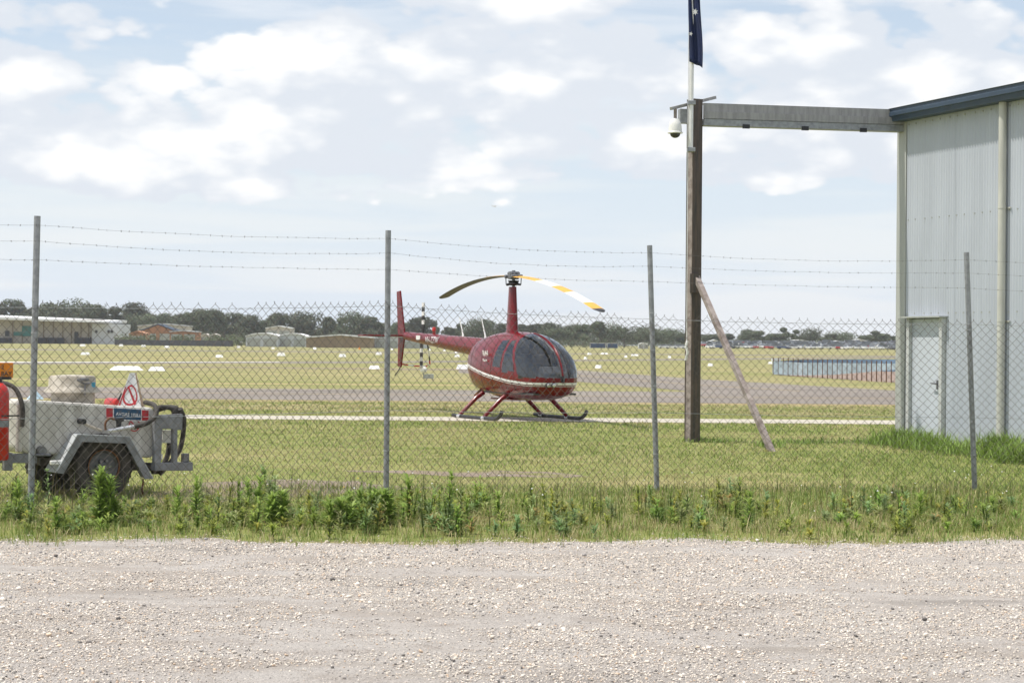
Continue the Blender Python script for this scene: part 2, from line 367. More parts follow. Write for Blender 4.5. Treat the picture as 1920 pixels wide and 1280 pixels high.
# ------------------------------------------------------------------ ground
def sheet(name, pts, z, mat, label=None, wob=0.0, ws=0.6, sub=1):
    pts = [Vector((p[0], p[1], 0)) for p in pts]; out = []
    for i, p in enumerate(pts):
        q = pts[(i + 1) % len(pts)]; k = max(1, int(sub * (q - p).length)) if wob else 1
        for j in range(k):
            c = p.lerp(q, j / k)
            if wob: c += Vector((noise1(c.x, c.y, ws, 3), noise1(c.x, c.y, ws, 9), 0)) * wob + Vector((noise1(c.x, c.y, ws * 5, 5), noise1(c.x, c.y, ws * 5, 7), 0)) * wob * 0.4
            out.append((c.x, c.y, z))
    me = bpy.data.meshes.new(name); me.from_pydata(out, [], [tuple(range(len(out)))]); me.materials.append(mat)
    o = obj(name, me); o['kind'] = 'structure'
    if label: o['label'] = label
    return o
mm = bpy.data.materials
def vnoise(X, Y, s, o=0.0):
    return np.array([mnoise.noise(Vector((x * s + o, y * s, o))) for x, y in zip(X, Y)])
def edge_y(X):
    X = np.asarray(X, float); return 16.72 + X * .075 + .15 * np.sin(X * 1.7) + .45 * vnoise(X, X * 0, .9, 2) + .22 * vnoise(X, X * 0, 3.1, 5)
sheet('airfield_ground', [(-1200, -60), (1200, -60), (1200, 1600), (-1200, 1600)], 0.0, mm['m_field'], 'mown dry grass airfield stretching to the tree line')
sheet('gravel_yard', [(-14, -8), (14, -8), (14, 17.85)] + [(x_, float(edge_y([x_])[0])) for x_ in np.arange(13.5, -13.6, -.25)] + [(-14, 15.6)], 0.006, mm['m_gravel'], 'pale crushed gravel yard in the foreground', wob=0.10, ws=0.9, sub=6)
sheet('lawn', [(-30, 15.0), (30, 18.6), (30, 42.35), (-30, 42.35)], 0.002, mm['m_lawn'], 'greener mown grass between the fence and the concrete path', wob=0.06, ws=0.4, sub=1)
sheet('grass_strip', [(-60, 44.62), (60, 44.62), (60, 47.6), (-60, 47.6)], 0.002, mm['m_lawn'], 'green grass strip beyond the concrete path', wob=0.5, ws=0.25, sub=1)
dirt_poly = [G(250, 938), G(330, 908), G(520, 899), G(700, 899), G(745, 908), G(800, 915), G(640, 927), G(420, 938)]
dirt_poly2 = [G(640, 884), G(760, 880), G(880, 882), G(1010, 887), G(1130, 893), G(1000, 898), G(880, 896), G(760, 890)]
sheet('dirt_track', dirt_poly, 0.005, mm['m_dirt'], 'bare brown dirt strip left of the second fence post', wob=0.7, ws=0.9, sub=5)
sheet('dirt_patch', dirt_poly2, 0.005, mm['m_dirt'], 'bare earth patch right of the second fence post', wob=0.8, ws=0.9, sub=5)
sheet('concrete_path', [(-60, 42.4), (60, 42.4), (60, 44.6), (-60, 44.6)], 0.006, mm['m_concrete_path'], 'narrow pale concrete strip under the helicopter', wob=0.05, ws=0.5, sub=1)
sheet('taxiway', [(-300, 56.5), (300, 56.5), (300, 69.5), (-300, 69.5)], 0.008, mm['m_asphalt'], 'brown grey taxiway across the field')
sheet('taxiway_line', [(-300, 62.6), (300, 62.6), (300, 63.0), (-300, 63.0)], 0.012, mm['m_yellow_line'], 'faded yellow centre line of the taxiway')
sheet('crossing_taxiway', [G(860, 691), G(1060, 692.5), G(1313, 711), G(1500, 722), G(1690, 733), G(2100, 757), G(1900, 757), G(1313, 735), G(1060, 713.5), G(860, 699)], 0.0105, mm['m_asphalt'], 'taxiway running diagonally in from the right')
sheet('crossing_line', [G(1060, 702), G(1313, 722), G(1500, 733), G(1500, 733.8), G(1313, 722.8), G(1060, 702.7)], 0.0145, mm['m_yellow_line'], 'faded yellow line on the diagonal taxiway')
sheet('runway', [(-150, 20 + 95), (-34, 128), (-11, 153), (18, 205), (60, 285), (60, 305), (18, 222), (-11, 168), (-34, 143), (-150, 128)], 0.008, mm['m_asphalt'], 'grey runway behind the helicopter')
sheet('runway_line', [(-150, 126), (-34, 139.5), (-18, 156), (-18, 158.5), (-34, 143.2), (-150, 129.5)], 0.013, mm['m_white_line'], 'broad white edge line of the runway')
sheet('gravel_track', [G(300, 686.5), G(480, 688), G(700, 690.5), G(880, 692), G(880, 694.5), G(700, 693), G(480, 690.5), G(300, 689)], 0.009, mm['m_dirt'], 'thin gravel track on the airfield', wob=0.5, ws=0.1, sub=1)
sheet('far_runway', [(-300, 285), (40, 300), (400, 330), (400, 350), (40, 325), (-300, 318)], 0.01, mm['m_asphalt'], 'distant grey runway near the hangars')
sheet('far_runway_line', [(-300, 296), (-72, 300), (-72, 305), (-300, 301)], 0.015, mm['m_white_line'], 'white line on the distant runway')

# gravel stones (nobody could count them)
def stones():
    def hull(kind):
        if kind == 'oct': v = np.array([(1, 0, 0), (0, 1, 0), (-1, 0, 0), (0, -1, 0), (0, 0, 1), (0, 0, -1)], float); f = np.array([(0, 1, 4), (1, 2, 4), (2, 3, 4), (3, 0, 4), (1, 0, 5), (2, 1, 5), (3, 2, 5), (0, 3, 5)])
        else:
            t = (1 + 5 ** .5) / 2; v = np.array([(-1, t, 0), (1, t, 0), (-1, -t, 0), (1, -t, 0), (0, -1, t), (0, 1, t), (0, -1, -t), (0, 1, -t), (t, 0, -1), (t, 0, 1), (-t, 0, -1), (-t, 0, 1)], float) / 1.9
            f = np.array([(0, 11, 5), (0, 5, 1), (0, 1, 7), (0, 7, 10), (0, 10, 11), (1, 5, 9), (5, 11, 4), (11, 10, 2), (10, 7, 6), (7, 1, 8), (3, 9, 4), (3, 4, 2), (3, 2, 6), (3, 6, 8), (3, 8, 9), (4, 9, 5), (2, 4, 11), (6, 2, 10), (8, 6, 7), (9, 8, 1)])
        return v, f
    V = []; Fc = []; Cc = []; off = 0
    pal = np.array((1.24, 1.18, 1.12)) * np.array([(0.60, 0.56, 0.50), (0.52, 0.48, 0.43), (0.66, 0.62, 0.57), (0.40, 0.38, 0.36), (0.30, 0.29, 0.285), (0.55, 0.44, 0.34), (0.12, 0.115, 0.11), (0.62, 0.59, 0.55)])
    pr = np.array([.19, .18, .17, .12, .08, .07, .06, .13])
    for kind, n, s0, s1 in (('oct', 165000, 0.0036, 0.0075), ('ico', 30000, 0.0055, 0.0105), ('ico', 1300, 0.011, 0.020)):
        hv, hf = hull(kind)
        Y = np.sqrt(rng.uniform(8.6 ** 2, 17.6 ** 2, n)); X = rng.uniform(-1, 1, n) * (Y * 0.2526 + 0.9)
        edge = edge_y(X) + rng.normal(0, 0.30, n)
        worn = vnoise(X, Y * 2.2, .55, 6) + .5 * vnoise(X, Y * 1.5, 1.7, 8)
        k = (Y < edge) & (rng.random(n) < np.clip(1.0 - 2.2 * np.clip(worn, 0, 1), .10, 1)); X = X[k]; Y = Y[k]; n = len(X)
        r = s0 + (s1 - s0) * rng.random(n) ** 1.8
        sc = r[:, None] * np.stack([rng.uniform(.8, 1.35, n), rng.uniform(.7, 1.1, n), rng.uniform(.42, .8, n)], 1)
        a = rng.uniform(0, 6.283, n); ca, sa = np.cos(a), np.sin(a)
        pv = hv[None] * (1 + rng.normal(0, .17, (n, len(hv), 1))) * sc[:, None]
        tl = rng.normal(0, .35, n); ct, stt = np.cos(tl)[:, None], np.sin(tl)[:, None]
        pv = np.stack([pv[..., 0] * ct - pv[..., 2] * stt, pv[..., 1], pv[..., 0] * stt + pv[..., 2] * ct], -1)
        x = pv[..., 0] * ca[:, None] - pv[..., 1] * sa[:, None] + X[:, None]; y = pv[..., 0] * sa[:, None] + pv[..., 1] * ca[:, None] + Y[:, None]
        z = pv[..., 2] + (sc[:, 2] * rng.uniform(.2, .9, n))[:, None] + 0.006
        V.append(np.stack([x, y, z], -1).reshape(-1, 3))
        Fc.append((hf[None] + (np.arange(n) * len(hv))[:, None, None] + off).reshape(-1, 3)); off += n * len(hv)
        c = pal[rng.choice(len(pal), n, p=pr)] * rng.uniform(.82, 1.15, n)[:, None]
        Cc.append(np.repeat(c, len(hv), 0))
    o = obj('gravel_stones', npmesh('gravel_stones', np.concatenate(V), Fc, mm['m_stone'], np.concatenate(Cc)))
    tag(o, 'loose pale and grey gravel stones covering the yard', 'gravel', kind='stuff')
stones()

# grass blades and leaves, vectorised: each blade is a bent strip of two quads and a tip
def blades(base, yaw, lean, length, width, bend, cols):
    n = len(base); L = np.asarray(length)[:, None]
    d = np.stack([np.cos(yaw) * np.sin(lean), np.sin(yaw) * np.sin(lean), np.cos(lean)], 1)
    h = np.stack([np.cos(yaw), np.sin(yaw), np.zeros(n)], 1); w = np.stack([-np.sin(yaw), np.cos(yaw), np.zeros(n)], 1) * np.asarray(width)[:, None] * .5
    bd = np.asarray(bend)[:, None]
    p0 = base; p1 = base + d * L * .5 + h * L * bd * .12
    p2 = base + d * L * (1 - .12 * bd) + h * L * bd * .45 - np.array([0, 0, 1.0]) * L * bd * .28
    v = np.stack([p0 - w * .6, p0 + w * .6, p1 - w, p1 + w, p2], 1).reshape(-1, 3)
    i = (np.arange(n) * 5)[:, None]
    return v, i + np.array([[0, 1, 3, 2]]), i + np.array([[2, 3, 4]]), np.repeat(cols, 5, 0)
class Bl:
    def __init__(s): s.v = []; s.q = []; s.t = []; s.c = []; s.n = 0
    def add(s, *a):
        v, q, t, c = blades(*a); s.v.append(v); s.q.append(q + s.n); s.t.append(t + s.n); s.c.append(c); s.n += len(v)
    def mesh(s, name, mat): return npmesh(name, np.concatenate(s.v), [np.concatenate(s.q), np.concatenate(s.t)], mat, np.concatenate(s.c))
def in_poly(X, Y, poly):
    r = np.zeros(len(X), bool); n = len(poly)
    for i in range(n):
        a, b = poly[i], poly[(i + 1) % n]
        c = ((a[1] > Y) != (b[1] > Y)) & (X < (b[0] - a[0]) * (Y - a[1]) / (b[1] - a[1] + 1e-9) + a[0]); r ^= c
    return r
GREEN = np.array([(0.165, 0.24, 0.05), (0.21, 0.265, 0.062), (0.135, 0.21, 0.043), (0.26, 0.29, 0.085)])
STRAW = np.array([(0.40, 0.345, 0.175), (0.46, 0.40, 0.225), (0.33, 0.285, 0.13)])
def lawn():
    b = Bl()
    n = 40000
    Y = 18.0 + (55 - 18.0) * rng.random(n) ** 1.35; X = rng.uniform(-1, 1, n) * (Y * .2526 + 1.2)
    g = vnoise(X, Y, .35) + .6 * vnoise(X, Y, 1.3, 4) ; lush = np.clip((X - 2.6) / 2.5, 0, 1) * np.clip((34 - Y) / 6, 0, 1)
    lush = np.maximum(lush, np.clip(1 - abs(Y - 40) / 3.5, 0, 1) * .6); lush = np.maximum(lush, np.clip(1 - abs(Y - 30) / 4, 0, 1) * .55 * (X > -1))
    keep = ~(in_poly(X, Y, [(p.x, p.y) for p in dirt_poly]) | in_poly(X, Y, [(p.x, p.y) for p in dirt_poly2])) | (rng.random(n) < .22); keep &= ~((Y > 42.1) & (Y < 45))
    X, Y, g, lush = X[keep], Y[keep], g[keep], lush[keep]; n = len(X)
    for k in range(5):
        m = len(X); pg = np.clip(.44 + g * .95 + lush * .75, .05, .98)
        isg = rng.random(m) < pg
        c = np.where(isg[:, None], GREEN[rng.integers(0, 4, m)], STRAW[rng.integers(0, 3, m)]) * rng.uniform(.75, 1.25, m)[:, None]
        base = np.stack([X + rng.normal(0, .06, m), Y + rng.normal(0, .06, m), np.zeros(m)], 1)
        b.add(base, rng.uniform(0, 6.283, m), rng.uniform(.1, .9, m), rng.uniform(.022, .062, m) * (1 + 1.0 * lush), rng.uniform(.005, .010, m) * (Y / 26), rng.uniform(.2, 1.2, m), c)
    o = obj('short_grass', b.mesh('short_grass', mm['m_grass'])); tag(o, 'short green and straw coloured grass behind the fence', 'grass', kind='stuff')
lawn()

# ------------------------------------------------------------------ the chain-link fence
POSTS = [(-7.55, 16.35, 0.02), None, None, None, None, (9.1, 22.95, -0.08)]
PX = [(70, 405, 58, 18.75, 2.77), (728, 432, 724, 21.1, 2.80), (1218, 460, 1232, 22.7, 2.80), (1812, 473, 1828, 22.95, 2.80)]
fence = thing('chain_link_fence', 'galvanised chain link fence with three barbed wires on top', 'fence', (0, 0, 0))
tops = []; feet = []
for i, (x1, y1, x0, Y, H) in enumerate(PX):
    t = P(x1, y1, Y); ft = P(x0, 930, Y); ft = t + (ft - t) * ((H + 0.25) / (t.z - ft.z)); tops.append(t); feet.append(ft)
d0 = tops[1] - tops[0]
tops = [tops[0] - Vector((d0.x, d0.y, -0.02))] + tops + [tops[3] + Vector((3.7, 0.05, -0.02))]
feet = [feet[0] - Vector((d0.x, d0.y, -0.02))] + feet + [feet[3] + Vector((3.7, 0.05, -0.02))]
def post_at(i, h):            # point on post i at height h below its top
    d = (feet[i] - tops[i]).normalized(); return tops[i] + d * h
for i in range(6):
    mb = MB(); mb.tube([tops[i], feet[i]], 0.030, 12)
    po = mb.build('post', M['galv'], fence, smooth=True)
    for h in (0.80, 1.15, 1.50, 1.95, 2.35):
        p = post_at(i, h + rnd.uniform(-.08, .08)); d = (feet[i] - tops[i]).normalized()
        q = MB(); q.tube([p - d * .006, p + d * .006], 0.0335, 12); q.build('wire_tie', M['wirelight'], po)
BARB = [0.085, 0.235, 0.405]; MESHTOP = [0.83, 0.80, 0.74, 0.78, 0.77, 0.77]
def seg_mesh(segs, r, n=4):
    """straight wire pieces: segs (m,2,3)"""
    a, b = segs[:, 0], segs[:, 1]; d = b - a; d /= np.linalg.norm(d, axis=1)[:, None] + 1e-12
    ref = np.where(np.abs(d[:, 2:3]) > .9, np.array([[0, 1.0, 0]]), np.array([[0, 0, 1.0]]))
    u = np.cross(d, ref); u /= np.linalg.norm(u, axis=1)[:, None]; w = np.cross(u, d)
    vs = []
    for e in (a, b):
        for k in range(n):
            an = 6.28318 * (k + .5) / n; vs.append(e + (u * math.cos(an) + w * math.sin(an)) * r)
    v = np.stack(vs, 1).reshape(-1, 3); i = (np.arange(len(segs)) * 2 * n)[:, None]
    return v, np.concatenate([i + np.array([[k, (k + 1) % n, n + (k + 1) % n, n + k]]) for k in range(n)])
DIA = 0.0945                   # width and height of one diamond
for i in range(5):
    A, B = post_at(i, MESHTOP[i]), post_at(i + 1, MESHTOP[i + 1]); A2, B2 = post_at(i, 2.86), post_at(i + 1, 2.86)
    L = (B - A).length; nw = 2 * int(round(L / DIA)); hdir = ((B - A).normalized()); nrm = hdir.cross(Vector((0, 0, 1))).normalized()
    Aa, Ba, A2a, B2a, nra = (np.array(q) for q in (A, B, A2, B2, nrm))
    segs = []; H = 2.03; rows = int(H / (DIA / 2)); bent = set(rnd.sample(range(nw // 2), max(1, nw // 12)))
    for w in range(nw):
        pr = w // 2; drop = rnd.uniform(.0, .006)
        if pr in bent: drop = .045
        if i == 2 and pr > nw // 2 - 6: drop = 0.03 + 0.012 * (pr - nw // 2 + 6)
        prev = None
        for r in range(0, rows + 1):
            side = 1 if (w + r) % 2 == 0 else 0
            s_ = (w + side) / nw; tt = r / rows; topp = Aa + (Ba - Aa) * s_; bot = A2a + (B2a - A2a) * s_
            p = topp + (bot - topp) * tt; p[2] += -0.018 * math.sin(math.pi * s_) * (1 - tt) - drop * max(0, 1 - r / 3.0)
            wob = 0.010 * noise1(s_ * 22 + i * 9, tt * 14, 1.0, 2) + 0.016 * noise1(s_ * 6 + i * 5, tt * 4, 1.0, 6); p[0] += wob; p[2] += wob * .7
            p = p + nra * ((0.003 if side else -0.003) + 0.036)
            if prev is not None: segs.append((prev, p))
            elif pr not in bent: segs.append((p + np.array((rnd.uniform(-.008, .008), 0, rnd.uniform(.010, .024))), p))
            prev = p
    v, q = seg_mesh(np.array(segs), 0.0023)
    obj('mesh_panel', npmesh('mesh_panel', v, [q], M['wire']), fence)
    # barbed strands
    for k, hb in enumerate(BARB):
        a, b = post_at(i, hb), post_at(i + 1, hb); L = (b - a).length; K = int(L / .06); ss = []; pts = []
        sg = (0.045, 0.05, 0.035)[k] * rnd.uniform(.5, 1.3)
        for j in range(K + 1):
            s = j / K; p = a.lerp(b, s) - nrm * 0.0; p = p - nrm * (-0.033); p.z -= 4 * sg * s * (1 - s) - 0.006 * noise1(s * 9, k + i * 3, 1.0, 1); pts.append(np.array(p))
        for j in range(K): ss.append((pts[j], pts[j + 1]))
        for j in range(1, K, 2):
            c = pts[j] + (pts[j + 1] - pts[j]) * rnd.random()
            for e in range(3):
                dv = np.array((rnd.uniform(-.5, .5), rnd.uniform(-1, 1), rnd.uniform(-1, 1))); dv = dv / np.linalg.norm(dv) * .011
                ss.append((c - dv, c + dv))
        v, q = seg_mesh(np.array(ss), 0.0013)
        obj('barbed_wire', npmesh('barbed_wire', v, [q], M['barb']), fence)
    for h0, h1, sg in ((MESHTOP[i] + .045, MESHTOP[i + 1] + .045, .02), (1.87, 1.87, .012), (2.80, 2.80, 0.0)):
        a, b = post_at(i, h0), post_at(i + 1, h1); pts = []
        for j in range(25):
            s = j / 24; p = a.lerp(b, s) + nrm * 0.030; p.z -= 4 * sg * s * (1 - s); pts.append(np.array(p))
        v, q = seg_mesh(np.array([(pts[j], pts[j + 1]) for j in range(24)]), 0.0026, 5)
        obj('tension_wire', npmesh('tension_wire', v, [q], M['wirelight']), fence)

# ------------------------------------------------------------------ helicopter
def helicopter():
    psi = R(64)
    root = thing('helicopter', 'dark red light helicopter with white stripe parked on its skids', 'helicopter', (P(962, 640, 44).x, 44.0, 0.0), -psi)
    red = M['red']
    # fuselage loft: x, z bottom, z waist, z top, half width
    T = np.array([(2.36, .82, .90, .96, .05), (2.33, .70, .90, 1.06, .20), (2.24, .58, .90, 1.24, .35), (2.08, .52, .91, 1.44, .48), (1.8, .47, .92, 1.62, .565), (1.4, .44, .93, 1.77, .625), (.9, .43, .95, 1.855, .65),
                  (.4, .43, .97, 1.88, .655), (-.1, .44, 1.0, 1.875, .645), (-.6, .50, 1.04, 1.84, .60), (-1.0, .54, 1.08, 1.78, .54), (-1.35, .64, 1.14, 1.70, .45), (-1.6, .82, 1.20, 1.60, .33), (-1.75, 1.02, 1.26, 1.50, .18), (-1.80, 1.18, 1.28, 1.40, .05)])
    T = T[::-1]
    NX, NA = 210, 144
    xs = np.concatenate([np.linspace(-1.80, 1.9, 150, endpoint=False), 1.9 + .46 * np.sin(np.linspace(0, math.pi / 2, 60))])
    def smooth_interp(xq, col):
        x = T[:, 0]; y = T[:, col]; m = np.gradient(y, x)
        j = np.clip(np.searchsorted(x, xq) - 1, 0, len(x) - 2); h = x[j + 1] - x[j]; t = (xq - x[j]) / h
        return (2 * t ** 3 - 3 * t ** 2 + 1) * y[j] + (t ** 3 - 2 * t ** 2 + t) * h * m[j] + (-2 * t ** 3 + 3 * t ** 2) * y[j + 1] + (t ** 3 - t ** 2) * h * m[j + 1]
    zb, zw, zt, hw = (smooth_interp(xs, k) for k in (1, 2, 3, 4)); hw = np.maximum(hw, .03)
    an = 2 * np.pi * np.arange(NA) / NA; ca, sa = np.cos(an), np.sin(an); e = 2 / 2.35
    def shell(k=1.0, dx=0.0):
        Yc = np.sign(ca) * np.abs(ca) ** e; Zc = np.sign(sa) * np.abs(sa) ** e
        y = hw[:, None] * k * Yc[None]; z = zw[:, None] + np.where(Zc[None] > 0, (zt - zw)[:, None], (zw - zb)[:, None]) * Zc[None] * k
        x = np.repeat(xs[:, None], NA, 1); x = (x - .2) * k + .2
        return np.stack([x, y, z], -1)
    S = shell(); n1 = len(xs)
    fi, fk = np.meshgrid(np.arange(n1 - 1), np.arange(NA), indexing='ij'); fk2 = (fk + 1) % NA
    quads = np.stack([fi * NA + fk, fi * NA + fk2, (fi + 1) * NA + fk2, (fi + 1) * NA + fk], -1).reshape(-1, 4)
    ctr = S.reshape(-1, 3)[quads].mean(1); x, y, z = ctr.T; ay = np.abs(y)
    xp = 1.47 - .52 * (z - 1.0)
    wind = (x > np.maximum(xp, 1.0 + .25 * ay)) & (z > .90 + .03 * np.cos(x * 3)) & (ay > .022) & (z < 1.9)
    rf = .055
    door = (x > .78 + .10 * (z - 1.0)) & (x < xp - .10) & (z > 1.03) & (z < 1.70 - .02 * (x - 1) ** 2) & (ay > .2)
    rear = (x > .30 + .22 * (z - 1.1)) & (x < .68 + .10 * (z - 1)) & (z > 1.12) & (z < 1.70) & (ay > .2)
    zs = np.interp(x, [-1.8, -1.0, 0, 1, 1.8, 2.4], [1.22, 1.11, .965, .85, .80, .80])
    stripe = (np.abs(z - zs) < .024) | (np.abs(z - zs + .052) < .006)
    gl = wind | door | rear; stripe &= ~gl
    grille = (x < -1.1) & (z > 1.25 + .12 * (x + 1.1)) & (z < 1.62) & (ay < .38) & ~stripe & (x > -1.7)
    def part(name, mask, mat, off=0.0, par=root, src=S):
        V = src.reshape(-1, 3); used, inv = np.unique(quads[mask], return_inverse=True); v = V[used].copy()
        if off: v += (v - np.array([.3, 0, 1.05])) / np.linalg.norm(v - np.array([.3, 0, 1.05]), axis=1)[:, None] * off
        return obj(name, npmesh(name, v, [inv.reshape(-1, 4)], mat, smooth=True), par)
    body = part('fuselage', ~gl & ~grille, red)
    def surf_y(j, zq):
        zc_ = (zq - zw[j]) / ((zt[j] - zw[j]) if zq > zw[j] else (zw[j] - zb[j])); zc_ = max(-1, min(1, zc_)); return hw[j] * (1 - abs(zc_) ** 2.35) ** (1 / 2.35)
    for sgn in (-1, 1):
        for off, hwid in ((0.0, .024), (-.050, .006)):
            v = []; f = []; k = 0
            for j in range(3, n1 - 2, 2):
                zc0 = np.interp(xs[j], [-1.8, -1.0, 0, 1, 1.8, 2.4], [1.22, 1.11, .965, .85, .80, .80]) + off
                for q in range(4):
                    zq = zc0 - hwid + 2 * hwid * q / 3; v.append((xs[j] + (.004 if xs[j] > 2.2 else 0), sgn * (surf_y(j, zq) + .005), zq))
                if k: f += [((k - 1) * 4 + q, (k - 1) * 4 + q + 1, k * 4 + q + 1, k * 4 + q) for q in range(3)]
                k += 1
            m_ = MB(); m_.add(v, f); m_.build('stripe', M['white'], body, smooth=True)
    part('cooling_grille', grille, M['black'], -.02)
    part('windscreen', wind & (y < 0), M['glass']); part('windscreen', wind & (y > 0), M['glass'])
    for sgn in (-1, 1):
        part('door_window', door & (y * sgn > 0), M['glass']); part('rear_window', rear & (y * sgn > 0), M['glass'])
    part('cabin_lining', ~gl & (x > -.5), M['lining'], 0, root, shell(.965))
    # door seams and hinges
    for sgn in (-1, 1):
        for xx in (-1.02, -.30, .24, .72, 1.32):
            j = int(np.argmin(abs(xs - xx))); row = S[j]; sel = [p for p in row if p[1] * sgn > .15 and .62 < p[2] < 1.78]; sel.sort(key=lambda p: p[2])
            mb = MB(); mb.tube([(p[0] - .0 + .12 * max(0, 1.0 - p[2]) * 0, p[1] * 1.002, p[2]) for p in sel], .004, 5); mb.build('door_seam', M['black'], root)
    # centre bow of the windscreen
    k = [i for i in range(n1) if 1.0 < xs[i]]
    top = [S[i][NA // 4] for i in k if S[i][NA // 4][2] > .9]
    mb = MB(); mb.tube([(p[0] + .004, 0, p[2] + .004) for p in top[::3]], .02, 6); mb.build('windscreen_bow', red, root, smooth=True)
    # landing lights in the chin
    for yy in (-.30, -.20):
        j = min(range(n1 - 1, 0, -1), key=lambda j: abs(surf_y(j, .775) + yy) + (10 if xs[j] < 1.8 else 0)); xx = float(xs[j])
        mb = MB(); mb.lathe([(.050, -.05), (.052, .03), (.042, .034)], 16, (xx, yy, .775), 'x'); l = mb.build('landing_light', M['black'], root, smooth=True)
        mb = MB(); mb.lathe([(.041, .0), (.03, .008), (.0, .010)], 16, (xx + .035, yy, .775), 'x'); mb.build('lens', M['steelbright'], l, smooth=True)
    # interior
    for sx, yy in ((1.05, -.30), (1.05, .30), (.25, -.30), (.25, .30)):
        mb = MB(); mb.box(sx - .168, sx + .26, yy - .22, yy + .22, .72, .90); mb.box(sx - .32, sx - .17, yy - .22, yy + .22, .80, 1.40); mb.box(sx - .31, sx - .20, yy - .11, yy + .11, 1.405, 1.56)
        mb.build('seat', M['fabric'], root, bevel=.045)
    mb = MB(); mb.prism([(1.62, .6), (1.95, .6), (1.98, 1.0), (1.86, 1.16), (1.72, 1.14)], -.24, .24); mb.build('instrument_panel', M['darkgrey'], root, bevel=.02)
    mb = MB(); mb.tube([(1.45, 0, .6), (1.48, 0, 1.15)], .015, 8); mb.tube([(1.48, -.34, 1.18), (1.48, .34, 1.18)], .013, 8); mb.tube([(1.48, -.34, 1.18), (1.46, -.34, 1.04)], .016, 8); mb.tube([(1.48, .34, 1.18), (1.46, .34, 1.04)], .016, 8)
    mb.build('cyclic_stick', M['black'], root)
    mb = MB(); mb.box(-.4, 2.0, -.5, .5, .56, .60); mb.build('cabin_floor', M['darkgrey'], root)
    jb = int(np.argmin(abs(xs + .2))); mb = MB(); mb.prism([(float(p[1]) * .94, 1.0 + (float(p[2]) - 1.0) * .94) for p in S[jb][::3]], -.22, -.17, plane='yz'); mb.build('rear_bulkhead', M['lining'], root)
    # mast fairing
    mb = MB(); ring = []; secs = [(1.80, .25, .115), (1.92, .215, .09), (2.2, .185, .078), (2.6, .155, .064), (2.86, .135, .056)]
    vs = []; n = 24
    for (zz, a, b) in secs:
        for q in range(n):
            t = 2 * math.pi * q / n; vs.append((a * math.cos(t) * (1 if math.cos(t) > 0 else 1.25) - .03, b * math.sin(t), zz))
    fs = [(i * n + q, i * n + (q + 1) % n, (i + 1) * n + (q + 1) % n, (i + 1) * n + q) for i in range(len(secs) - 1) for q in range(n)] + [tuple(range((len(secs) - 1) * n, len(secs) * n))]
    mb.add(vs, fs); mb.build('mast_fairing', red, root, smooth=True)
    # roof hump joining fairing
    # rotor head
    mb = MB(); mb.tube([(0, 0, 2.8), (0, 0, 3.14)], .035, 12); mb.build('rotor_shaft', M['steelgrey'], root, smooth=True)
    mb = MB(); mb.lathe([(.06, 2.885), (.13, 2.90), (.15, 2.925), (.10, 2.95), (.12, 2.975), (.12, 2.995), (.05, 3.0)], 20); mb.tube([(-.21, -.06, 2.90), (.0, 0, 2.925), (.21, .06, 2.90)], .02, 6); mb.tube([(-.06, .2, 2.91), (0, 0, 2.925), (.06, -.2, 2.90)], .02, 6)
    mb.build('swashplate', M['black'], root, smooth=True)
    brot = math.atan2(-.94, .34) + psi      # near blade, in the helicopter's own frame
    u = Vector((math.cos(brot), math.sin(brot), 0)); w = Vector((-u.y, u.x, 0))
    mb = MB()
    for s in (-1, 1):
        mb = MB(); mb.tube([w * .17 * s + Vector((0, 0, 2.91)), w * .17 * s + u * .03 * s + Vector((0, 0, 3.09))], .011, 6); mb.build('pitch_link', M['black'], root)
    hub = MB(); MR = Matrix.Rotation(brot, 4, 'Z')
    hub.box(-.26, .26, -.075, .075, 3.055, 3.10, M4=MR); hub.box(-.20, .20, -.055, .055, 3.115, 3.165, M4=MR); hub.box(-.07, .07, -.10, .10, 3.02, 3.19, M4=MR)
    for s in (-1, 1):
        hub.tube([MR @ Vector((s * .20, -.13, 3.085)), MR @ Vector((s * .20, .13, 3.085))], .04, 10); hub.tube([MR @ Vector((s * .11, -.10, 3.15)), MR @ Vector((s * .11, .10, 3.15))], .025, 10)
        hub.box(s * .30 - .08, s * .30 + .08, -.06, .06, 3.055, 3.105, M4=MR)
    hub.tube([(0, 0, 3.15), (0, 0, 3.215)], .04, 10)
    hub.build('rotor_hub', M['steelgrey'], root, bevel=.006)
    stops = [(0.28, 1.65, M['yellow']), (1.65, 2.60, M['white']), (2.60, 3.35, M['yellow']), (3.35, 4.35, M['white']), (4.35, 4.84, M['yellow']), (4.84, 5.03, M['black'])]
    for side, teeter in ((1, .047), (-1, -.040)):
        bl = None
        def zc(r): return 3.085 - teeter * r - .0232 * r * r
        def sect(r):
            ch = .254 if r < 4.9 else .254 - (r - 4.9) * .9
            tw = R(5 - 1.2 * r); out = []
            prof = [(.127, 0), (.085, .013), (.02, .017), (-.127, .002), (.02, -.011), (.085, -.010)]
            for (c, h) in prof:
                c *= ch / .254; out.append(u * side * r + w * side * (c * math.cos(tw) - h * math.sin(tw)) + Vector((0, 0, zc(r) + c * math.sin(tw) + h)))
            return out
        def strip(r0, r1, faces, close=False):
            m = MB(); K = max(2, int((r1 - r0) / .12)); vs = []; fs = []
            for i in range(K + 1): vs += sect(r0 + (r1 - r0) * i / K)
            for i in range(K):
                for a in faces: fs.append((i * 6 + a, i * 6 + (a + 1) % 6, (i + 1) * 6 + (a + 1) % 6, (i + 1) * 6 + a))
            if close: fs.append(tuple(K * 6 + a for a in range(6)))
            m.add(vs, fs); return m
        bl = strip(.28, 5.03, (3, 4, 5), True).build('rotor_blade', M['bladeshaded'], root, smooth=True)
        for (r0, r1, mt) in stops: strip(r0, r1, (0, 1, 2)).build('paint_band', mt, bl, smooth=True)
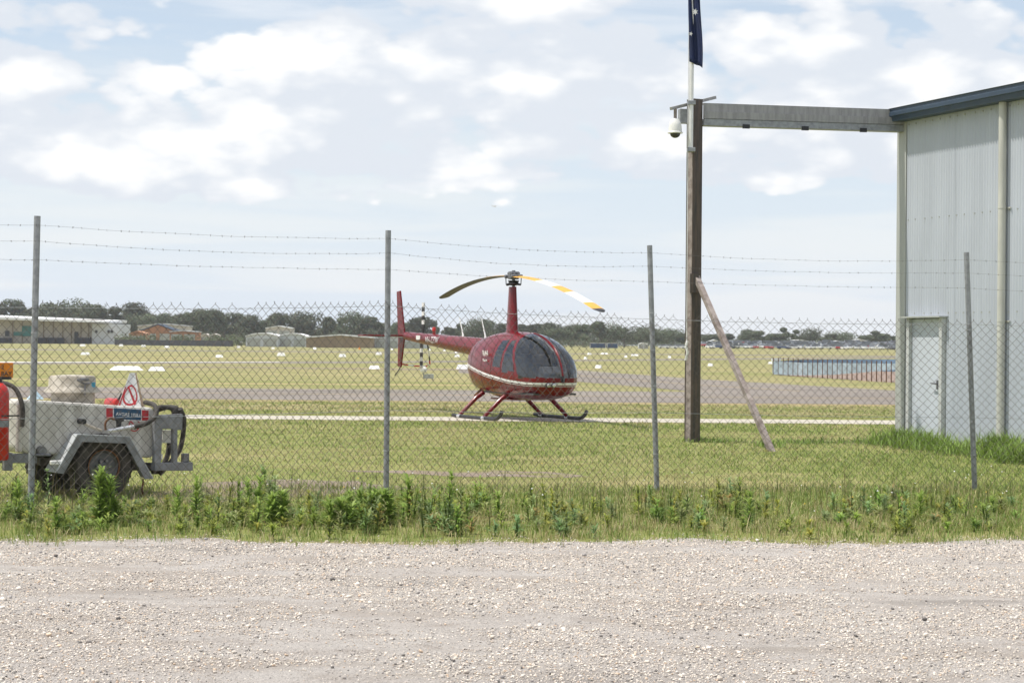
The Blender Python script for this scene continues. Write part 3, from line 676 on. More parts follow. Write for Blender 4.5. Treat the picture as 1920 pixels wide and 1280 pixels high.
    # tail boom
    bx = lambda s: -1.15 - s * 4.75; bz = lambda s: 1.50 + s * .29
    mb = MB(); K = 16; mb.tube([(bx(i / K), 0, bz(i / K)) for i in range(K + 1)], [.235 - .135 * i / K for i in range(K + 1)], 28); boom = mb.build('tail_boom', red, root, smooth=True)
    for s in (.28, .52, .76):
        mb = MB(); rr = .235 - .135 * s; mb.tube([(bx(s) + .008, 0, bz(s)), (bx(s) - .008, 0, bz(s))], rr + .0015, 28, caps=False); mb.build('joint_band', red, boom, smooth=True)
    # registration on the right hand side
    def side_text(txt, size, xx, par, name, drop=0.0):
        s = (-1.15 - xx) / 4.75; rr = .235 - .135 * s
        me_M = Matrix.Translation((xx, -rr - .002, bz(s) - size * .36 + drop)) @ Matrix.Rotation(R(90), 4, 'X')
        o = text_part(txt, size, M['white'], par, name, me_M)
        import bmesh
        bm = bmesh.new(); bm.from_mesh(o.data)
        for q in range(-9, 10): bmesh.ops.bisect_plane(bm, geom=bm.verts[:] + bm.edges[:] + bm.faces[:], plane_co=(0, 0, bz(s) + q * .014), plane_no=(0, 0, 1))
        bm.to_mesh(o.data); bm.free()
        v = np.empty(len(o.data.vertices) * 3); o.data.vertices.foreach_get('co', v); v = v.reshape(-1, 3)
        sl = (-1.15 - v[:, 0]) / 4.75; r = .235 - .135 * sl + .005; zc = 1.50 + sl * .29; dz = np.clip(v[:, 2] - zc - (bz(s) - bz(sl)) * 0, -r * .98, r * .98)
        v[:, 1] = -np.sqrt(np.maximum(r * r - dz * dz, 1e-5)) - (v[:, 1] + rr + .002) * 0; o.data.vertices.foreach_set('co', v.ravel()); o.data.update()
    side_text('VH-ZZW', .20, -4.45, boom, 'registration')
    mb = MB(); mb.box(-5.02, -4.78, -.132, -.124, 1.70, 1.80); mb.build('decal', M['white'], boom)
    # number on cowl
    j = int(np.argmin(abs(xs - .02))); 
    text_part('R44', .17, M['white'], body, 'decal', Matrix.Translation((-.14, -.655, 1.36)) @ Matrix.Rotation(R(90), 4, 'X') @ Matrix.Rotation(R(9), 4, 'X'), .004)
    text_part('Raven', .085, M['white'], body, 'decal', Matrix.Translation((-.12, -.662, 1.24)) @ Matrix.Rotation(R(90), 4, 'X') @ Matrix.Rotation(R(5), 4, 'X'), .004)
    # antennas and beacon
    for xx in (-1.42, -2.62):
        s = (-1.15 - xx) / 4.75; z0 = bz(s) + .235 - .135 * s
        mb = MB(); mb.tube([(xx + .02, 0, z0 - .03), (xx, 0, z0 + .06), (xx - .20, 0, z0 + .44)], [.035, .018, .008], 8, ry=1); mb.build('antenna', M['white'], root, smooth=True)
    s = (4.25 - 1.15) / 4.75; z0 = bz(s) + .235 - .135 * s
    mb = MB(); mb.lathe([(.035, -.03), (.035, .06), (.05, .07), (.05, .13), (.03, .16), (0, .165)], 14, (-4.25, 0, z0)); mb.build('beacon', M['extred'], root, smooth=True)
    # fins, stabiliser
    def wing(pts, th, name, vertical=True):
        m = MB(); n = len(pts); a = []; b = []
        cx = sum(p[0] for p in pts) / n; cz = sum(p[1] for p in pts) / n
        poly = pts; m.prism(poly, -th, th); return m.build(name, red, root, bevel=th * .8)
    wing([(-5.98, 1.76), (-6.42, 1.78), (-6.52, 2.88), (-6.30, 2.90)], .022, 'upper_fin')
    wing([(-6.02, 1.74), (-6.40, 1.76), (-6.42, 1.05), (-6.22, 1.02)], .02, 'lower_fin')
    mb = MB(); mb.box(-6.35, -5.98, -1.10, .16, 1.775, 1.815); mb.build('stabiliser', red, root, bevel=.015)
    mb = MB(); mb.tube([(-5.85, 0, 1.79), (-6.1, 0, 1.79)], [.10, .04], 16); mb.build('tail_cone', red, root, smooth=True)
    mb = MB(); mb.tube([(-6.25, 0, 1.06), (-6.36, 0, .96), (-6.62, 0, .82)], .014, 6); mb.build('tail_skid', M['darkgrey'], root, smooth=True)
    # tail rotor on the far side
    mb = MB(); mb.tube([(-5.72, .05, 1.785), (-5.72, .36, 1.785)], .04, 12); mb.box(-5.78, -5.66, .28, .36, 1.70, 1.87); mb.build('tail_gearbox', M['black'], root, bevel=.01)
    for sgn in (-1, 1):
        o0 = None
        for kk in range(7):
            r0, r1 = .08 + kk * .105, .08 + (kk + 1) * .105
            m = MB(); tw = .02 * sgn
            wd = .05 if kk == 0 else .07
            m.box(-5.72 - wd + .01 * kk * sgn * 0, -5.72 + wd, .335 + tw - .01, .335 + tw + .01, 1.785 + (r0 if sgn > 0 else -r1), 1.785 + (r1 if sgn > 0 else -r0))
            m4 = (M['black'], M['black'], M['white'], M['black'], M['white'], M['black'], M['white'])[kk]
            if kk == 0: o0 = m.build('tail_rotor_blade', m4, root)
            else: m.build('paint_band', m4, o0)
    # striped guard
    gp = [Vector(p) for p in ((-6.22, .02, 1.10), (-5.9, .22, 1.06), (-5.4, .30, 1.06), (-5.08, .26, 1.12), (-4.88, .16, 1.30), (-4.76, .05, 1.62))]
    pts = []
    for i in range(len(gp) - 1):
        for j in range(4): pts.append(gp[i].lerp(gp[i + 1], j / 4))
    pts.append(gp[-1]); g0 = None
    for i in range(0, len(pts) - 2, 2):
        m = MB(); m.tube(pts[i:i + 3], .018, 8); mt = M['signred'] if (i // 2) % 2 == 0 else M['white']
        if i > 13: mt = M['darkgrey'] if (i // 2) % 2 else M['white']
        if g0 is None: g0 = m.build('tail_rotor_guard', mt, root, smooth=True)
        else: m.build('paint_band', mt, g0, smooth=True)
    # landing gear
    for sgn in (-1, 1):
        mb = MB(); y = sgn * 1.0
        mb.tube([(-.92, y, .055), (-.6, y, .042), (1.15, y, .042), (1.34, y, .065), (1.47, y, .13), (1.54, y, .21)], .040, 12); sk = mb.build('skid', M['black'], root, smooth=True)
        for xx in (.66, -.58):
            mb = MB(); mb.tube([(xx, sgn * .42, .56), (xx, sgn * .60, .44), (xx, sgn * 1.0, .06)], [.052, .048, .040], 12); mb.build('strut', red, root, smooth=True)
            mb = MB(); mb.tube([(xx - .07, y, .043), (xx + .07, y, .043)], .047, 12); mb.build('clamp', M['steelbright'], sk, smooth=True)
    mb = MB(); mb.box(-.5, .6, -.3, .3, .415, .45); mb.build('belly_panel', red, root, bevel=.02)
    mb = MB(); mb.tube([(-1.0, -.3, .58), (-1.15, -.36, .46)], .04, 10); mb.build('exhaust', M['rust'], root)
helicopter()

# ------------------------------------------------------------------ hangar, door-track beam, column, camera, flag
TH = R(12)
HC = P(1690, 640, 34.9); HC.z = 0.0
hz = P(1690, 206, 34.9).z                      # eave height
def hangar():
    hg = thing('hangar', 'pale grey corrugated metal hangar with dark blue gutter', 'building', HC, 0)
    hg.rotation_euler = (0, 0, R(20) - R(90))      # local +x runs along the side wall towards the camera, local +y away from the yard (into the hangar)
    H = hz - .16; Ln = 10.9; Wd = 14.0; pitch = .076; amp = .014; sheetw = pitch * 10
    ns = int(math.ceil(Ln / sheetw)); vs = []; fs = []; K = 10 * 8
    for k in range(K + 1):
        x = k / 8 * pitch; y = -amp * math.cos(2 * math.pi * k / 8)
        vs += [(x, y, 0.02), (x, y, H)]
    for k in range(K): fs.append((2 * k, 2 * k + 2, 2 * k + 3, 2 * k + 1))
    mb = MB(); mb.add(vs, fs); me = mb.mesh('wall_sheet', M['wallsheet'], True)
    x0 = .17
    for i in range(ns):
        # the doorway cuts through the second sheet; sheets there start above the door head
        o = obj('wall_sheet', me, hg); o.location = (x0 + i * (sheetw - .004), -.0015 * (i % 2), 0)
        sc = MB()
        for zz in (H - .12, H - 1.75, H - 3.35):
            for q in (0, 3, 7): sc.box(q * pitch + .0 * pitch + .035, q * pitch + .057, -.022, -.008, zz - .011, zz + .011)
        sc.build('screws', M['trim'], o)['kind'] = 'stuff'
    mb = MB(); mb.box(0, Ln, .05, .12, 0, H); mb.build('wall_lining', M['trim'], hg)
    # corner flashing and door-opening jamb
    mb = MB(); mb.box(-.03, .16, -.035, .03, 0, H + .02); mb.build('corner_flashing', M['trim'], hg, bevel=.006)
    mb = MB(); mb.box(-.16, -.035, -.02, .16, 0, H - .12); mb.build('track_jamb', M['trim'], hg, bevel=.006)
    mb = MB(); mb.box(-.12, -.04, .16, Wd, 0, H); mb.build('front_wall', M['wallsheet'], hg)
    mb = MB(); mb.box(Ln, Ln + .06, .0, Wd, 0, H); mb.build('rear_wall', M['wallsheet'], hg)
    mb = MB(); mb.box(-.04, Ln, Wd, Wd + .06, 0, H); mb.build('far_wall', M['wallsheet'], hg)
    # gutter: a folded profile
    prof = [(-0.250, H - .06), (-0.265, H + .02), (-0.285, H + .03), (-0.285, H + .09), (-0.275, H + .10), (-0.275, H + .145), (-0.295, H + .16), (-0.250, H + .165), (-.02, H + .14), (-.02, H - .06)]
    mb = MB(); n = len(prof); v = [(-.07, a, b) for a, b in prof] + [(Ln + .1, a, b) for a, b in prof]
    mb.add(v, [(i, (i + 1) % n, (i + 1) % n + n, i + n) for i in range(n)] + [tuple(range(n)), tuple(range(2 * n - 1, n - 1, -1))]); mb.build('gutter', M['gutter'], hg)
    # roof: two slopes
    rp = math.tan(R(11)); mb = MB()
    mb.add([(-.14, -.12, H + .17), (Ln + .1, -.12, H + .17), (Ln + .1, Wd / 2, H + .17 + rp * Wd / 2), (-.14, Wd / 2, H + .17 + rp * Wd / 2), (Ln + .1, Wd + .12, H + .17), (-.14, Wd + .12, H + .17)], [(0, 1, 2, 3), (3, 2, 4, 5)])
    r = mb.build('roof', M['roof'], hg); sm = r.modifiers.new('thick', 'SOLIDIFY'); sm.thickness = .03
    mb = MB(); mb.prism([(0.06, H), (Wd, H), (Wd, H + .16), (Wd / 2, H + .14 + rp * Wd / 2), (0.06, H + .16)], -.1, -.03, plane='yz'); mb.build('gable', M['wallsheet'], hg)
    # downpipe, with brackets
    xd = 3.16; mb = MB(); mb.tube([(xd, -.095, H - .02), (xd, -.095, .05)], .062, 16); pi = mb.build('downpipe', M['pipe'], hg, smooth=True)
    for zz in (H - 1.72, H - 3.5): 
        mb = MB(); mb.tube([(xd, -.095, zz - .012), (xd, -.095, zz + .012)], .066, 16); mb.box(xd - .02, xd + .13, -.03, -.012, zz - .012, zz + .012); mb.build('bracket', M['pipe'], pi)
    # door
    dx0, dx1, dh = .34, 1.42, 2.12
    door = MB(); door.box(dx0 + .07, dx1 - .07, -.035, -.018, 0.02, dh - .02); d = door.build('door', M['wallsheet'], hg)
    mb = MB(); mb.box(dx0 - .02, dx0 + .07, -.10, .02, 0, dh); mb.box(dx1 - .07, dx1 + .02, -.10, .02, 0, dh); mb.build('door_frame', M['trim2'], d, bevel=.006)
    mb = MB(); mb.box(dx0 - .09, dx1 + .06, -.17, .02, dh, dh + .025); mb.build('door_head', M['trim'], d)
    mb = MB(); mb.box(dx1 - .20, dx1 - .16, -.06, -.035, .93, 1.08); mb.tube([(dx1 - .18, -.055, 1.02), (dx1 - .18, -.10, 1.02), (dx1 - .31, -.10, 1.03)], .012, 8); mb.build('handle', M['steelgrey'], d)
    return H
HH = hangar()
bdir = Vector((-math.cos(TH), -math.sin(TH), 0)); bnor = Vector((math.sin(TH), -math.cos(TH), 0))   # along the beam to the left; towards camera
colp = HC + bdir * 3.74
def beam_column():
    MBm = Matrix.Translation(HC) @ Matrix.Rotation(TH + math.pi, 4, 'Z')      # local x along beam to the left, local +y towards the camera
    bm_ = thing('door_track_beam', 'weathered grey steel door track beam between column and hangar', 'beam')
    zt = P(1320, 196, 34.2).z
    mb = MB(); mb.box(.0, 3.60, .02, .06, zt - .25, zt, M4=MBm); mb.build('web', M['beam'], bm_, bevel=.004)
    mb = MB(); mb.box(.0, 3.60, .06, .10, zt - .25, zt - .13, M4=MBm); mb.box(.0, 3.60, -.12, .06, zt, zt + .012, M4=MBm); mb.build('flange', M['beam'], bm_)
    mb = MB(); mb.box(.0, 3.60, -.10, .085, zt - .37, zt - .253, M4=MBm); mb.build('door_track', M['galv'], bm_, bevel=.004)
    mb = MB(); mb.box(3.62 + .22, 4.02, -.05, .09, zt - .34, zt - .10, M4=MBm); mb.build('stub', M['galv'], bm_, bevel=.004)
    for k in range(3):
        mb = MB(); mb.box(.7 + k * 1.05, .82 + k * 1.05, .07, .105, zt - .40, zt - .33, M4=MBm); mb.build('clip', M['black'], bm_)
    col = thing('steel_column', 'tall rusty brown steel column holding up the beam', 'column', (colp.x, colp.y, 0), TH + R(18))
    ch = P(1305, 187, 34.15).z
    mb = MB(); mb.box(-.095, .095, -.095, -.08, -.1, ch); mb.build('flange', M['column'], col); mb = MB(); mb.box(-.095, .095, .08, .095, -.1, ch); mb.build('flange', M['column'], col)
    mb = MB(); mb.box(-.010, .010, -.08, .08, -.1, ch - .002); mb.build('web', M['column'], col)
    mb = MB(); mb.box(-.085, -.07, -.08, .08, -.1, ch - .004); mb.build('side_plate', M['brace'], col)
    # brace
    a = P(1306, 520, 34.0); b = G(1447, 846)
    br = thing('diagonal_brace', 'diagonal pinkish brown steel prop leaning against the column', 'brace')
    mb = MB(); d = (b - a).normalized(); mb.tube([a, b + d * .15], .060, 4); mb.build('prop', M['brace'], br)
    mb = MB(); mb.box(a.x - .11, a.x + .03, a.y - .07, a.y + .05, a.z - .26, a.z + .06); mb.build('cleat', M['column'], br)
    # camera arm and dome camera
    arm = thing('camera_arm', 'square steel arm crossing the column top with hanging camera', 'bracket')
    a = P(1258, 204, 33.75); b = P(1341, 183, 34.45)
    mb = MB(); mb.tube([a, b], .036, 4); mb.build('arm', M['beam'], arm)
    cc = P(1266, 240, 33.8); cz = cc.z
    dome = thing('security_camera', 'white dome security camera hanging from the steel arm', 'camera', (cc.x, cc.y, 0))
    mb = MB(); mb.tube([(0, 0, cz + .16), (0, 0, cz + .32)], .028, 12); mb.build('stem', M['brace'], dome)
    mb = MB(); mb.lathe([(.03, cz + .16), (.066, cz + .145), (.094, cz + .09), (.106, cz + .03), (.112, cz - .06), (.127, cz - .075), (.127, cz - .09), (.09, cz - .095)], 28); mb.build('housing', M['camwhite'], dome, smooth=True)
    mb = MB(); mb.lathe([(.088, cz - .09)] + [(.086 * math.cos(q * math.pi / 14), cz - .095 - .075 * math.sin(q * math.pi / 14)) for q in range(8)], 24); mb.build('lens_dome', M['smoke'], dome, smooth=True)
    # flag pole with flag and halyard
    fp = P(1295, 283, 33.85); zt2 = P(1295, -260, 33.85).z
    fl = thing('flagpole', 'thin white flagpole clamped to the steel column', 'flagpole', (fp.x, fp.y, 0))
    mb = MB(); mb.tube([(0, 0, fp.z), (.02, 0, zt2)], .038, 14); mb.build('pole', M['white'], fl, smooth=True)
    for pz in (P(1295, 193, 33.85).z, fp.z + .02):
        mb = MB(); mb.box(-.055, .075, -.05, .17, pz - .035, pz + .035); mb.build('clamp', M['galv'], fl, bevel=.006)
    mb = MB(); mb.tube([(-.045, -.02, P(1295, 655, 33.85).z), (-.05, -.02, fp.z), (-.045, -.02, zt2 - .1)], .007, 6); mb.build('halyard', M['white'], fl)
    zk = P(1290, 655, 33.85).z; mb = MB(); mb.tube([(-.06, -.03, zk - .18), (-.03, -.04, zk - .05), (-.055, -.04, zk + .06), (-.035, -.03, zk + .14)], .022, 8); mb.build('rope_knot', M['white'], fl, smooth=True)
    # limp flag: folded cloth hanging along the pole
    fo = thing('flag', 'limp navy blue flag with white stars hanging from the pole', 'flag', (fp.x, fp.y, 0))
    zb = P(1305, 128, 33.85).z; nz_, nu = 40, 28; vs = []; fs = []; topz = zt2 - .2
    def fp_pt(u, zz):
        t = (topz - zz) / (topz - zb); wd = .215 + .02 * math.sin(zz * 3.1)
        x = -.055 + wd * u + .015 * math.sin(zz * 2.3); y = -.06 + .045 * math.sin(u * 11 + zz * 1.4) * (.4 + .6 * u)
        return Vector((x, y, zz + (.10 * (1 - u) if t > .5 else 0) * t))
    for i in range(nz_ + 1):
        for j in range(nu + 1): vs.append(fp_pt(j / nu, topz + (zb - topz) * i / nz_))
    for i in range(nz_):
        for j in range(nu): a = i * (nu + 1) + j; fs.append((a, a + 1, a + nu + 2, a + nu + 1))
    mb = MB(); mb.add(vs, fs); o = mb.build('cloth', M['navy'], fo, smooth=True); sm = o.modifiers.new('thick', 'SOLIDIFY'); sm.thickness = .004
    for px_, py_, rs, npt in ((1302, 25, .062, 7), (1294, 66, .040, 5)):
        c = P(px_, py_, 33.85); lx = c.x - fp.x; 
        pts = []
        for q in range(npt * 2): rr = rs if q % 2 == 0 else rs * .45; an_ = math.pi * q / npt + .3; pts.append((lx + rr * math.sin(an_) * .85, c.z + rr * math.cos(an_)))
        mb = MB(); mb.prism(pts, -.128, -.122); mb.build('star', M['white'], fo)
beam_column()

# ------------------------------------------------------------------ fuel trailer
def trailer():
    YAW = R(38)
    org = P(190, 640, 20.9); root = thing('fuel_trailer', 'cream aviation fuel tank trailer with grey frame parked behind the fence', 'trailer', (org.x, org.y, 0), YAW)
    K = 181.0; pn = Vector((-math.sin(YAW), math.cos(YAW), 0)); pxd = Vector((math.cos(YAW), math.sin(YAW), 0)); o0 = Vector((org.x, org.y, 0)); eye = Vector((0, 0, EYE))
    def T(px, py, dep=0.0):          # a photograph pixel on the upright plane dep metres behind the trailer's near side
        d = ray(px, py); h = eye + d * ((o0 + pn * dep - eye).dot(pn) / d.dot(pn)); return ((h - o0).dot(pxd), h.z)
    def poly(l, dep=0.0): return [T(p[0], p[1], dep) for p in l]
    # tank, and the front compartment beyond the frame
    mb = MB(); mb.prism(poly([(40, 748), (287, 764), (291, 772), (291, 852), (284, 858), (48, 850), (38, 840), (36, 757)], .10), .10, 1.22); mb.build('tank', M['tank'], root, bevel=.05)
    a = T(42, 758, .085); b = T(46, 846, .085); mb = MB(); mb.tube([(a[0] - .02, .12, a[1]), (a[0] - .02, .12, b[1])], .035, 10); mb.build('corner_post', M['tank'], root, smooth=True)
    # fill hatch
    cx = T(137, 730, .55)[0]; z = lambda py: T(137, py, .55)[1]
    mb = MB(); mb.lathe([(.225, z(756)), (.225, z(731))], 32, (cx, .55, 0)); h = mb.build('fill_hatch', M['lid'], root, smooth=True)
    mb = MB(); mb.lathe([(.15, z(733) + .004), (.27, z(736)), (.295, z(735)), (.29, z(732)), (.262, z(727)), (.245, z(723)), (.242, z(708)), (.225, z(704)), (.10, z(702.5)), (0, z(702))], 36, (cx - .01, .55, 0)); l = mb.build('lid', M['lid'], h, smooth=True)
    mb = MB(); q = T(158, 715, .29); mb.tube([(q[0] - .08, .29, q[1] + .02), (q[0], .275, q[1] - .03), (q[0] + .07, .31, q[1] - .02)], .012, 6); mb.tube([(q[0], .275, q[1] - .02), (q[0], .272, q[1] - .14)], .010, 6); mb.tube([(q[0] - .05, .28, q[1] + .02), (q[0] + .04, .28, q[1] + .02)], .018, 8); mb.build('latch', M['steelgrey'], l, smooth=True)
    mb = MB(); q = T(174, 722, .34); mb.box(q[0] - .03, q[0] + .025, .335, .345, q[1] - .02, q[1] + .03); mb.build('blue_tag', pm('m_tag_blue', (.08, .38, .55), .5), l)
    # chassis rails
    mb = MB(); mb.prism(poly([(-70, 850), (70, 850), (70, 868), (-70, 868)], .12), .12, .20); mb.prism(poly([(8, 848), (24, 848), (24, 882), (8, 882)], .06), .06, .119); mb.build('chassis_rail', M['trailergrey'], root, bevel=.006)
    mb = MB(); mb.prism(poly([(75, 858), (300, 868), (300, 884), (75, 872)], .25), .25, .33); mb.build('chassis_rail', M['rubber'], root)
    # wheels: near tandem pair and far ones
    def wheel(px, y0, far=False):
        c = T(px, 890)[0]; r = .335; zc = r
        m = MB(); m.lathe([(r * .50, .05), (r * .62, .005), (r * .90, .0), (r * .97, .02), (r, .06), (r, .15), (r * .97, .19), (r * .9, .21), (r * .6, .2)], 48, (c, y0, zc), 'y', caps=far); ty = m.build('wheel', M['rubber'], root, smooth=True)
        tr = MB()
        for k in range(36):
            a = 2 * math.pi * k / 36; Mx = Matrix.Translation((c, y0 + .105, zc)) @ Matrix.Rotation(a, 4, 'Y'); tr.box(-.012, .012, -.075, .075, r - .006, r + .004, M4=Mx)
        tr.build('tread', M['rubber'], ty)
        if not far:
            m = MB(); m.lathe([(r * .51, .05), (r * .49, .025), (r * .45, .035), (r * .36, .09), (r * .28, .10), (r * .25, .06), (r * .16, .055), (r * .14, .02), (0, .015)], 36, (c, y0, zc), 'y'); m.build('rim', M['rim'], ty, smooth=True)
            nb = MB()
            for k in range(6):
                a = 2 * math.pi * k / 6; nb.lathe([(.016, -.005), (.016, .06)], 8, (c + r * .20 * math.cos(a), y0 + .02, zc + r * .20 * math.sin(a)), 'y')
            nb.build('wheel_nuts', M['steelgrey'], ty)
            m = MB(); m.lathe([(r * .52, .035), (r * .54, .012), (r * .505, .016), (r * .51, .04)], 36, (c, y0 - .004, zc), 'y', caps=False); m.build('rusty_rim_edge', M['rust'], ty, smooth=True)
    wheel(196, .0); wheel(196, 1.02, True)
    mb = MB(); a = T(196, 890)[0]; mb.tube([(a, .1, .335), (a, 1.15, .335)], .035, 10); mb.build('axle', M['rubber'], root)
    # mudguard: folded plate with front lip
    o_ = poly([(106, 886), (146, 815), (243, 819), (287, 897)], -.075); i_ = poly([(119, 888), (154, 828), (236, 831), (272, 898)], -.075)
    mb = MB(); mb.prism(o_ + i_[::-1], -.075, -.055); g = mb.build('mudguard', M['trailergrey'], root)
    mb = MB()
    for k in range(3):
        (ax, az), (bx, bz) = o_[k], o_[k + 1]; n = Vector((-(bz - az), 0, bx - ax)).normalized() * .008
        mb.add([(ax, -.075, az), (bx, -.075, bz), (bx, .20, bz), (ax, .20, az), (ax + n.x, -.075, az + n.z), (bx + n.x, -.075, bz + n.z), (bx + n.x, .20, bz + n.z), (ax + n.x, .20, az + n.z)], [(0, 1, 2, 3), (4, 7, 6, 5), (0, 4, 5, 1), (1, 5, 6, 2), (2, 6, 7, 3), (3, 7, 4, 0)])
    mb.build('top_plate', pm('m_mudguard_sunlit', (.45, .47, .48), .5, .12, 6), g)  # paler than the lip: sunlight on the upper faces put into the colour
    q = T(103, 866); mb = MB(); mb.box(q[0] - .07, q[0] + .06, -.06, -.01, q[1] - .025, q[1] + .02); mb.build('side_lamp', M['white'], root, bevel=.01)
    # rear frame, hoses, hitch
    mb = MB(); mb.prism(poly([(290, 778), (343, 776), (342, 806), (333, 806), (333, 868), (325, 868), (325, 804), (305, 804), (302, 868), (290, 868)]), .0, .06); mb.build('rear_frame', M['trailergrey'], root, bevel=.005)
    mb = MB(); mb.prism(poly([(291, 868), (362, 866), (362, 882), (291, 882)]), .0, .10); hi = mb.build('hitch_bar', M['trailergrey'], root, bevel=.006)
    mb = MB(); mb.prism(poly([(346, 850), (357, 850), (357, 866), (346, 866)]), .02, .08); mb.build('hitch_pin', M['steelgrey'], hi, bevel=.006)
    mb = MB(); mb.prism(poly([(305, 806), (324, 806), (324, 830), (305, 830)], .25), .25, .30); mb.build('pump_panel', M['camwhite'], root)
    def hose(l, r, name='hose', mat='rubber'):
        m = MB(); pp = [Vector((T(x, y, d)[0], d, T(x, y, d)[1])) for x, y, d in l]; out = []
        for i in range(len(pp) - 1):
            p0, p1, p2, p3 = pp[max(i - 1, 0)], pp[i], pp[i + 1], pp[min(i + 2, len(pp) - 1)]
            for j in range(6):
                t = j / 6; out.append(.5 * ((2 * p1) + (p2 - p0) * t + (2 * p0 - 5 * p1 + 4 * p2 - p3) * t * t + (3 * p1 - p0 - 3 * p2 + p3) * t ** 3))
        out.append(pp[-1]); m.tube(out, r, 10); return m.build(name, M[mat], root, smooth=True)
    hose([(250, 800, .02), (275, 793, -.02), (292, 778, .0), (290, 760, .1), (272, 754, .3)], .026)
    for dd, dx in ((.12, 0), (.20, 6), (.28, 12), (.36, 18)):
        hose([(290, 770, dd), (300 + dx, 763, dd), (322 + dx * .6, 766, dd), (326 + dx * .6, 780, dd), (324 + dx * .5, 800, dd)], .024)
    hose([(338, 766, .05), (345, 790, .1), (338, 840, .15), (318, 868, .15), (300, 888, .12)], .026)
    hose([(318, 806, .3), (315, 850, .3), (300, 880, .3), (285, 884, .3)], .028)
    hose([(-30, 720, .3), (0, 717, .25), (28, 728, .12), (42, 762, .05), (41, 800, .05)], .024)
    # fuel nozzle lying along the side
    hose([(202, 808, -.03), (215, 806, -.05), (250, 800, -.04)], .024, 'nozzle', 'steelbright')
    hose([(198, 806, -.03), (198, 792, -.03), (206, 784, -.03), (214, 786, -.02)], .012, 'nozzle_guard', 'rust')
    mb = MB(); q = T(222, 790); mb.prism(poly([(214, 785), (229, 783), (231, 789), (226, 790), (224, 802), (219, 801), (219, 790)]), -.03, .02); mb.build('nozzle_handle', M['black'], root, bevel=.004)
    hose([(157, 790, .04), (164, 797, .02), (190, 807, .0)], .016, 'hose_hook', 'lid')
    mb = MB(); q = T(157, 790); mb.tube([(q[0], -.01, q[1]), (q[0], .1, q[1])], .028, 10); mb.build('hose_plug', M['black'], root)
    # signs on the tank
    def plate(x0, y0, x1, y1, mat, name, par, d=.094, th=.004, slope=.07):
        (ax, az), (bx, bz) = T(x0, y0, d), T(x1, y1, d); sl = (x1 - x0) * slope / K; mb = MB()
        mb.add([(ax, d, az), (bx, d, az - sl), (bx, d, bz - sl), (ax, d, bz)] + [(ax, d + th, az), (bx, d + th, az - sl), (bx, d + th, bz - sl), (ax, d + th, bz)], [(0, 1, 2, 3), (4, 7, 6, 5), (0, 4, 5, 1), (1, 5, 6, 2), (2, 6, 7, 3), (3, 7, 4, 0)])
        return mb.build(name, mat, par)
    pl = plate(198.5, 763, 279.5, 785, M['white'], 'fuel_placard', root)
    plate(199.5, 764.5, 211.5, 783.5, M['signred'], 'red_square', pl, .090); plate(214, 764.9, 264.5, 784, M['signblue'], 'blue_field', pl, .090); plate(266.5, 768.6, 278.6, 787.5, M['signred'], 'red_square', pl, .090)
    q = T(217, 778.5, .09); text_part('AVGAS 100LL', .050, M['white'], pl, 'lettering', Matrix.Translation((q[0], .0885, q[1])) @ Matrix.Rotation(R(4), 4, 'Y') @ Matrix.Rotation(R(90), 4, 'X'), .0006)
    q = T(252, 797, .094); mb = MB(); rr = .066; n = 32
    v = []; f = []
    for k in range(n):
        a = 2 * math.pi * k / n
        for r_ in (rr, rr * .84): v.append((q[0] + r_ * math.cos(a), .094, q[1] + r_ * math.sin(a)))
    f = [(2 * k, 2 * ((k + 1) % n), 2 * ((k + 1) % n) + 1, 2 * k + 1) for k in range(n)]; mb.add(v, f)
    dv = Vector((1, 0, -1)).normalized() * rr * .86; dn = Vector((1, 0, 1)).normalized() * rr * .09; cq = Vector((q[0], .0935, q[1]))
    mb.add([cq - dv - dn, cq + dv - dn, cq + dv + dn, cq - dv + dn], [(0, 1, 2, 3)]); mb.build('no_smoking_sign', M['signred'], root)
    # stencilled letters, nearly worn away
    mb = MB()
    for (x0, y0, x1, y1) in ((117, 760, 121, 761.5), (115, 765, 117, 767), (121, 767, 123, 769), (128, 761, 133, 762), (127, 764, 129, 767), (128, 768, 133, 770), (135, 761, 137, 764), (137, 766, 141, 767.5), (140, 768, 142, 770), (143, 761, 145, 763), (152.3, 762, 153.6, 771), (157, 762, 158.5, 764.5), (158.5, 765, 159.5, 769), (162, 764, 163.5, 766)):
        (ax, az), (bx_, bz_) = T(x0, y0, .0965), T(x1, y1, .0965); mb.add([(ax, .0965, az), (bx_, .0965, az - .002), (bx_ - .003, .0965, bz_), (ax + .004, .0965, bz_ + .003)], [(0, 1, 2, 3)])
    w_ = mb.build('worn_stencil', pm('m_stencil', (.10, .095, .09), .8, .4, 30, col2=(.26, .25, .23)), root); w_['kind'] = 'stuff'; w_['label'] = 'illegible worn fragments of black stencil'
    # small valve, lamps and bits along the lower edge
    q = T(77, 845, .08); mb = MB(); mb.lathe([(.05, -.03), (.05, .05), (.03, .06)], 14, (q[0], .08, q[1]), 'y'); mb.tube([(q[0] - .09, .05, q[1] - .04), (q[0] + .09, .05, q[1] - .04)], .015, 8); mb.build('drain_valve', M['steelgrey'], root, smooth=True)
    q = T(294, 856, .06); mb = MB(); mb.box(q[0] - .03, q[0] + .05, .02, .1, q[1] - .03, q[1] + .03); mb.build('rear_lamp', M['camwhite'], root, bevel=.008)
    # chain at the back wheel
    ch = MB(); p0 = T(268, 898); 
    for k in range(9): ch.tube([(p0[0] + .01 * math.sin(k), .0, p0[1] - k * .022), (p0[0] + .008 * math.cos(k), .012, p0[1] - k * .022 - .026)], .010, 6)
    ch.build('safety_chain', M['rust'], root)
    # things standing on the trailer
    rz = YAW
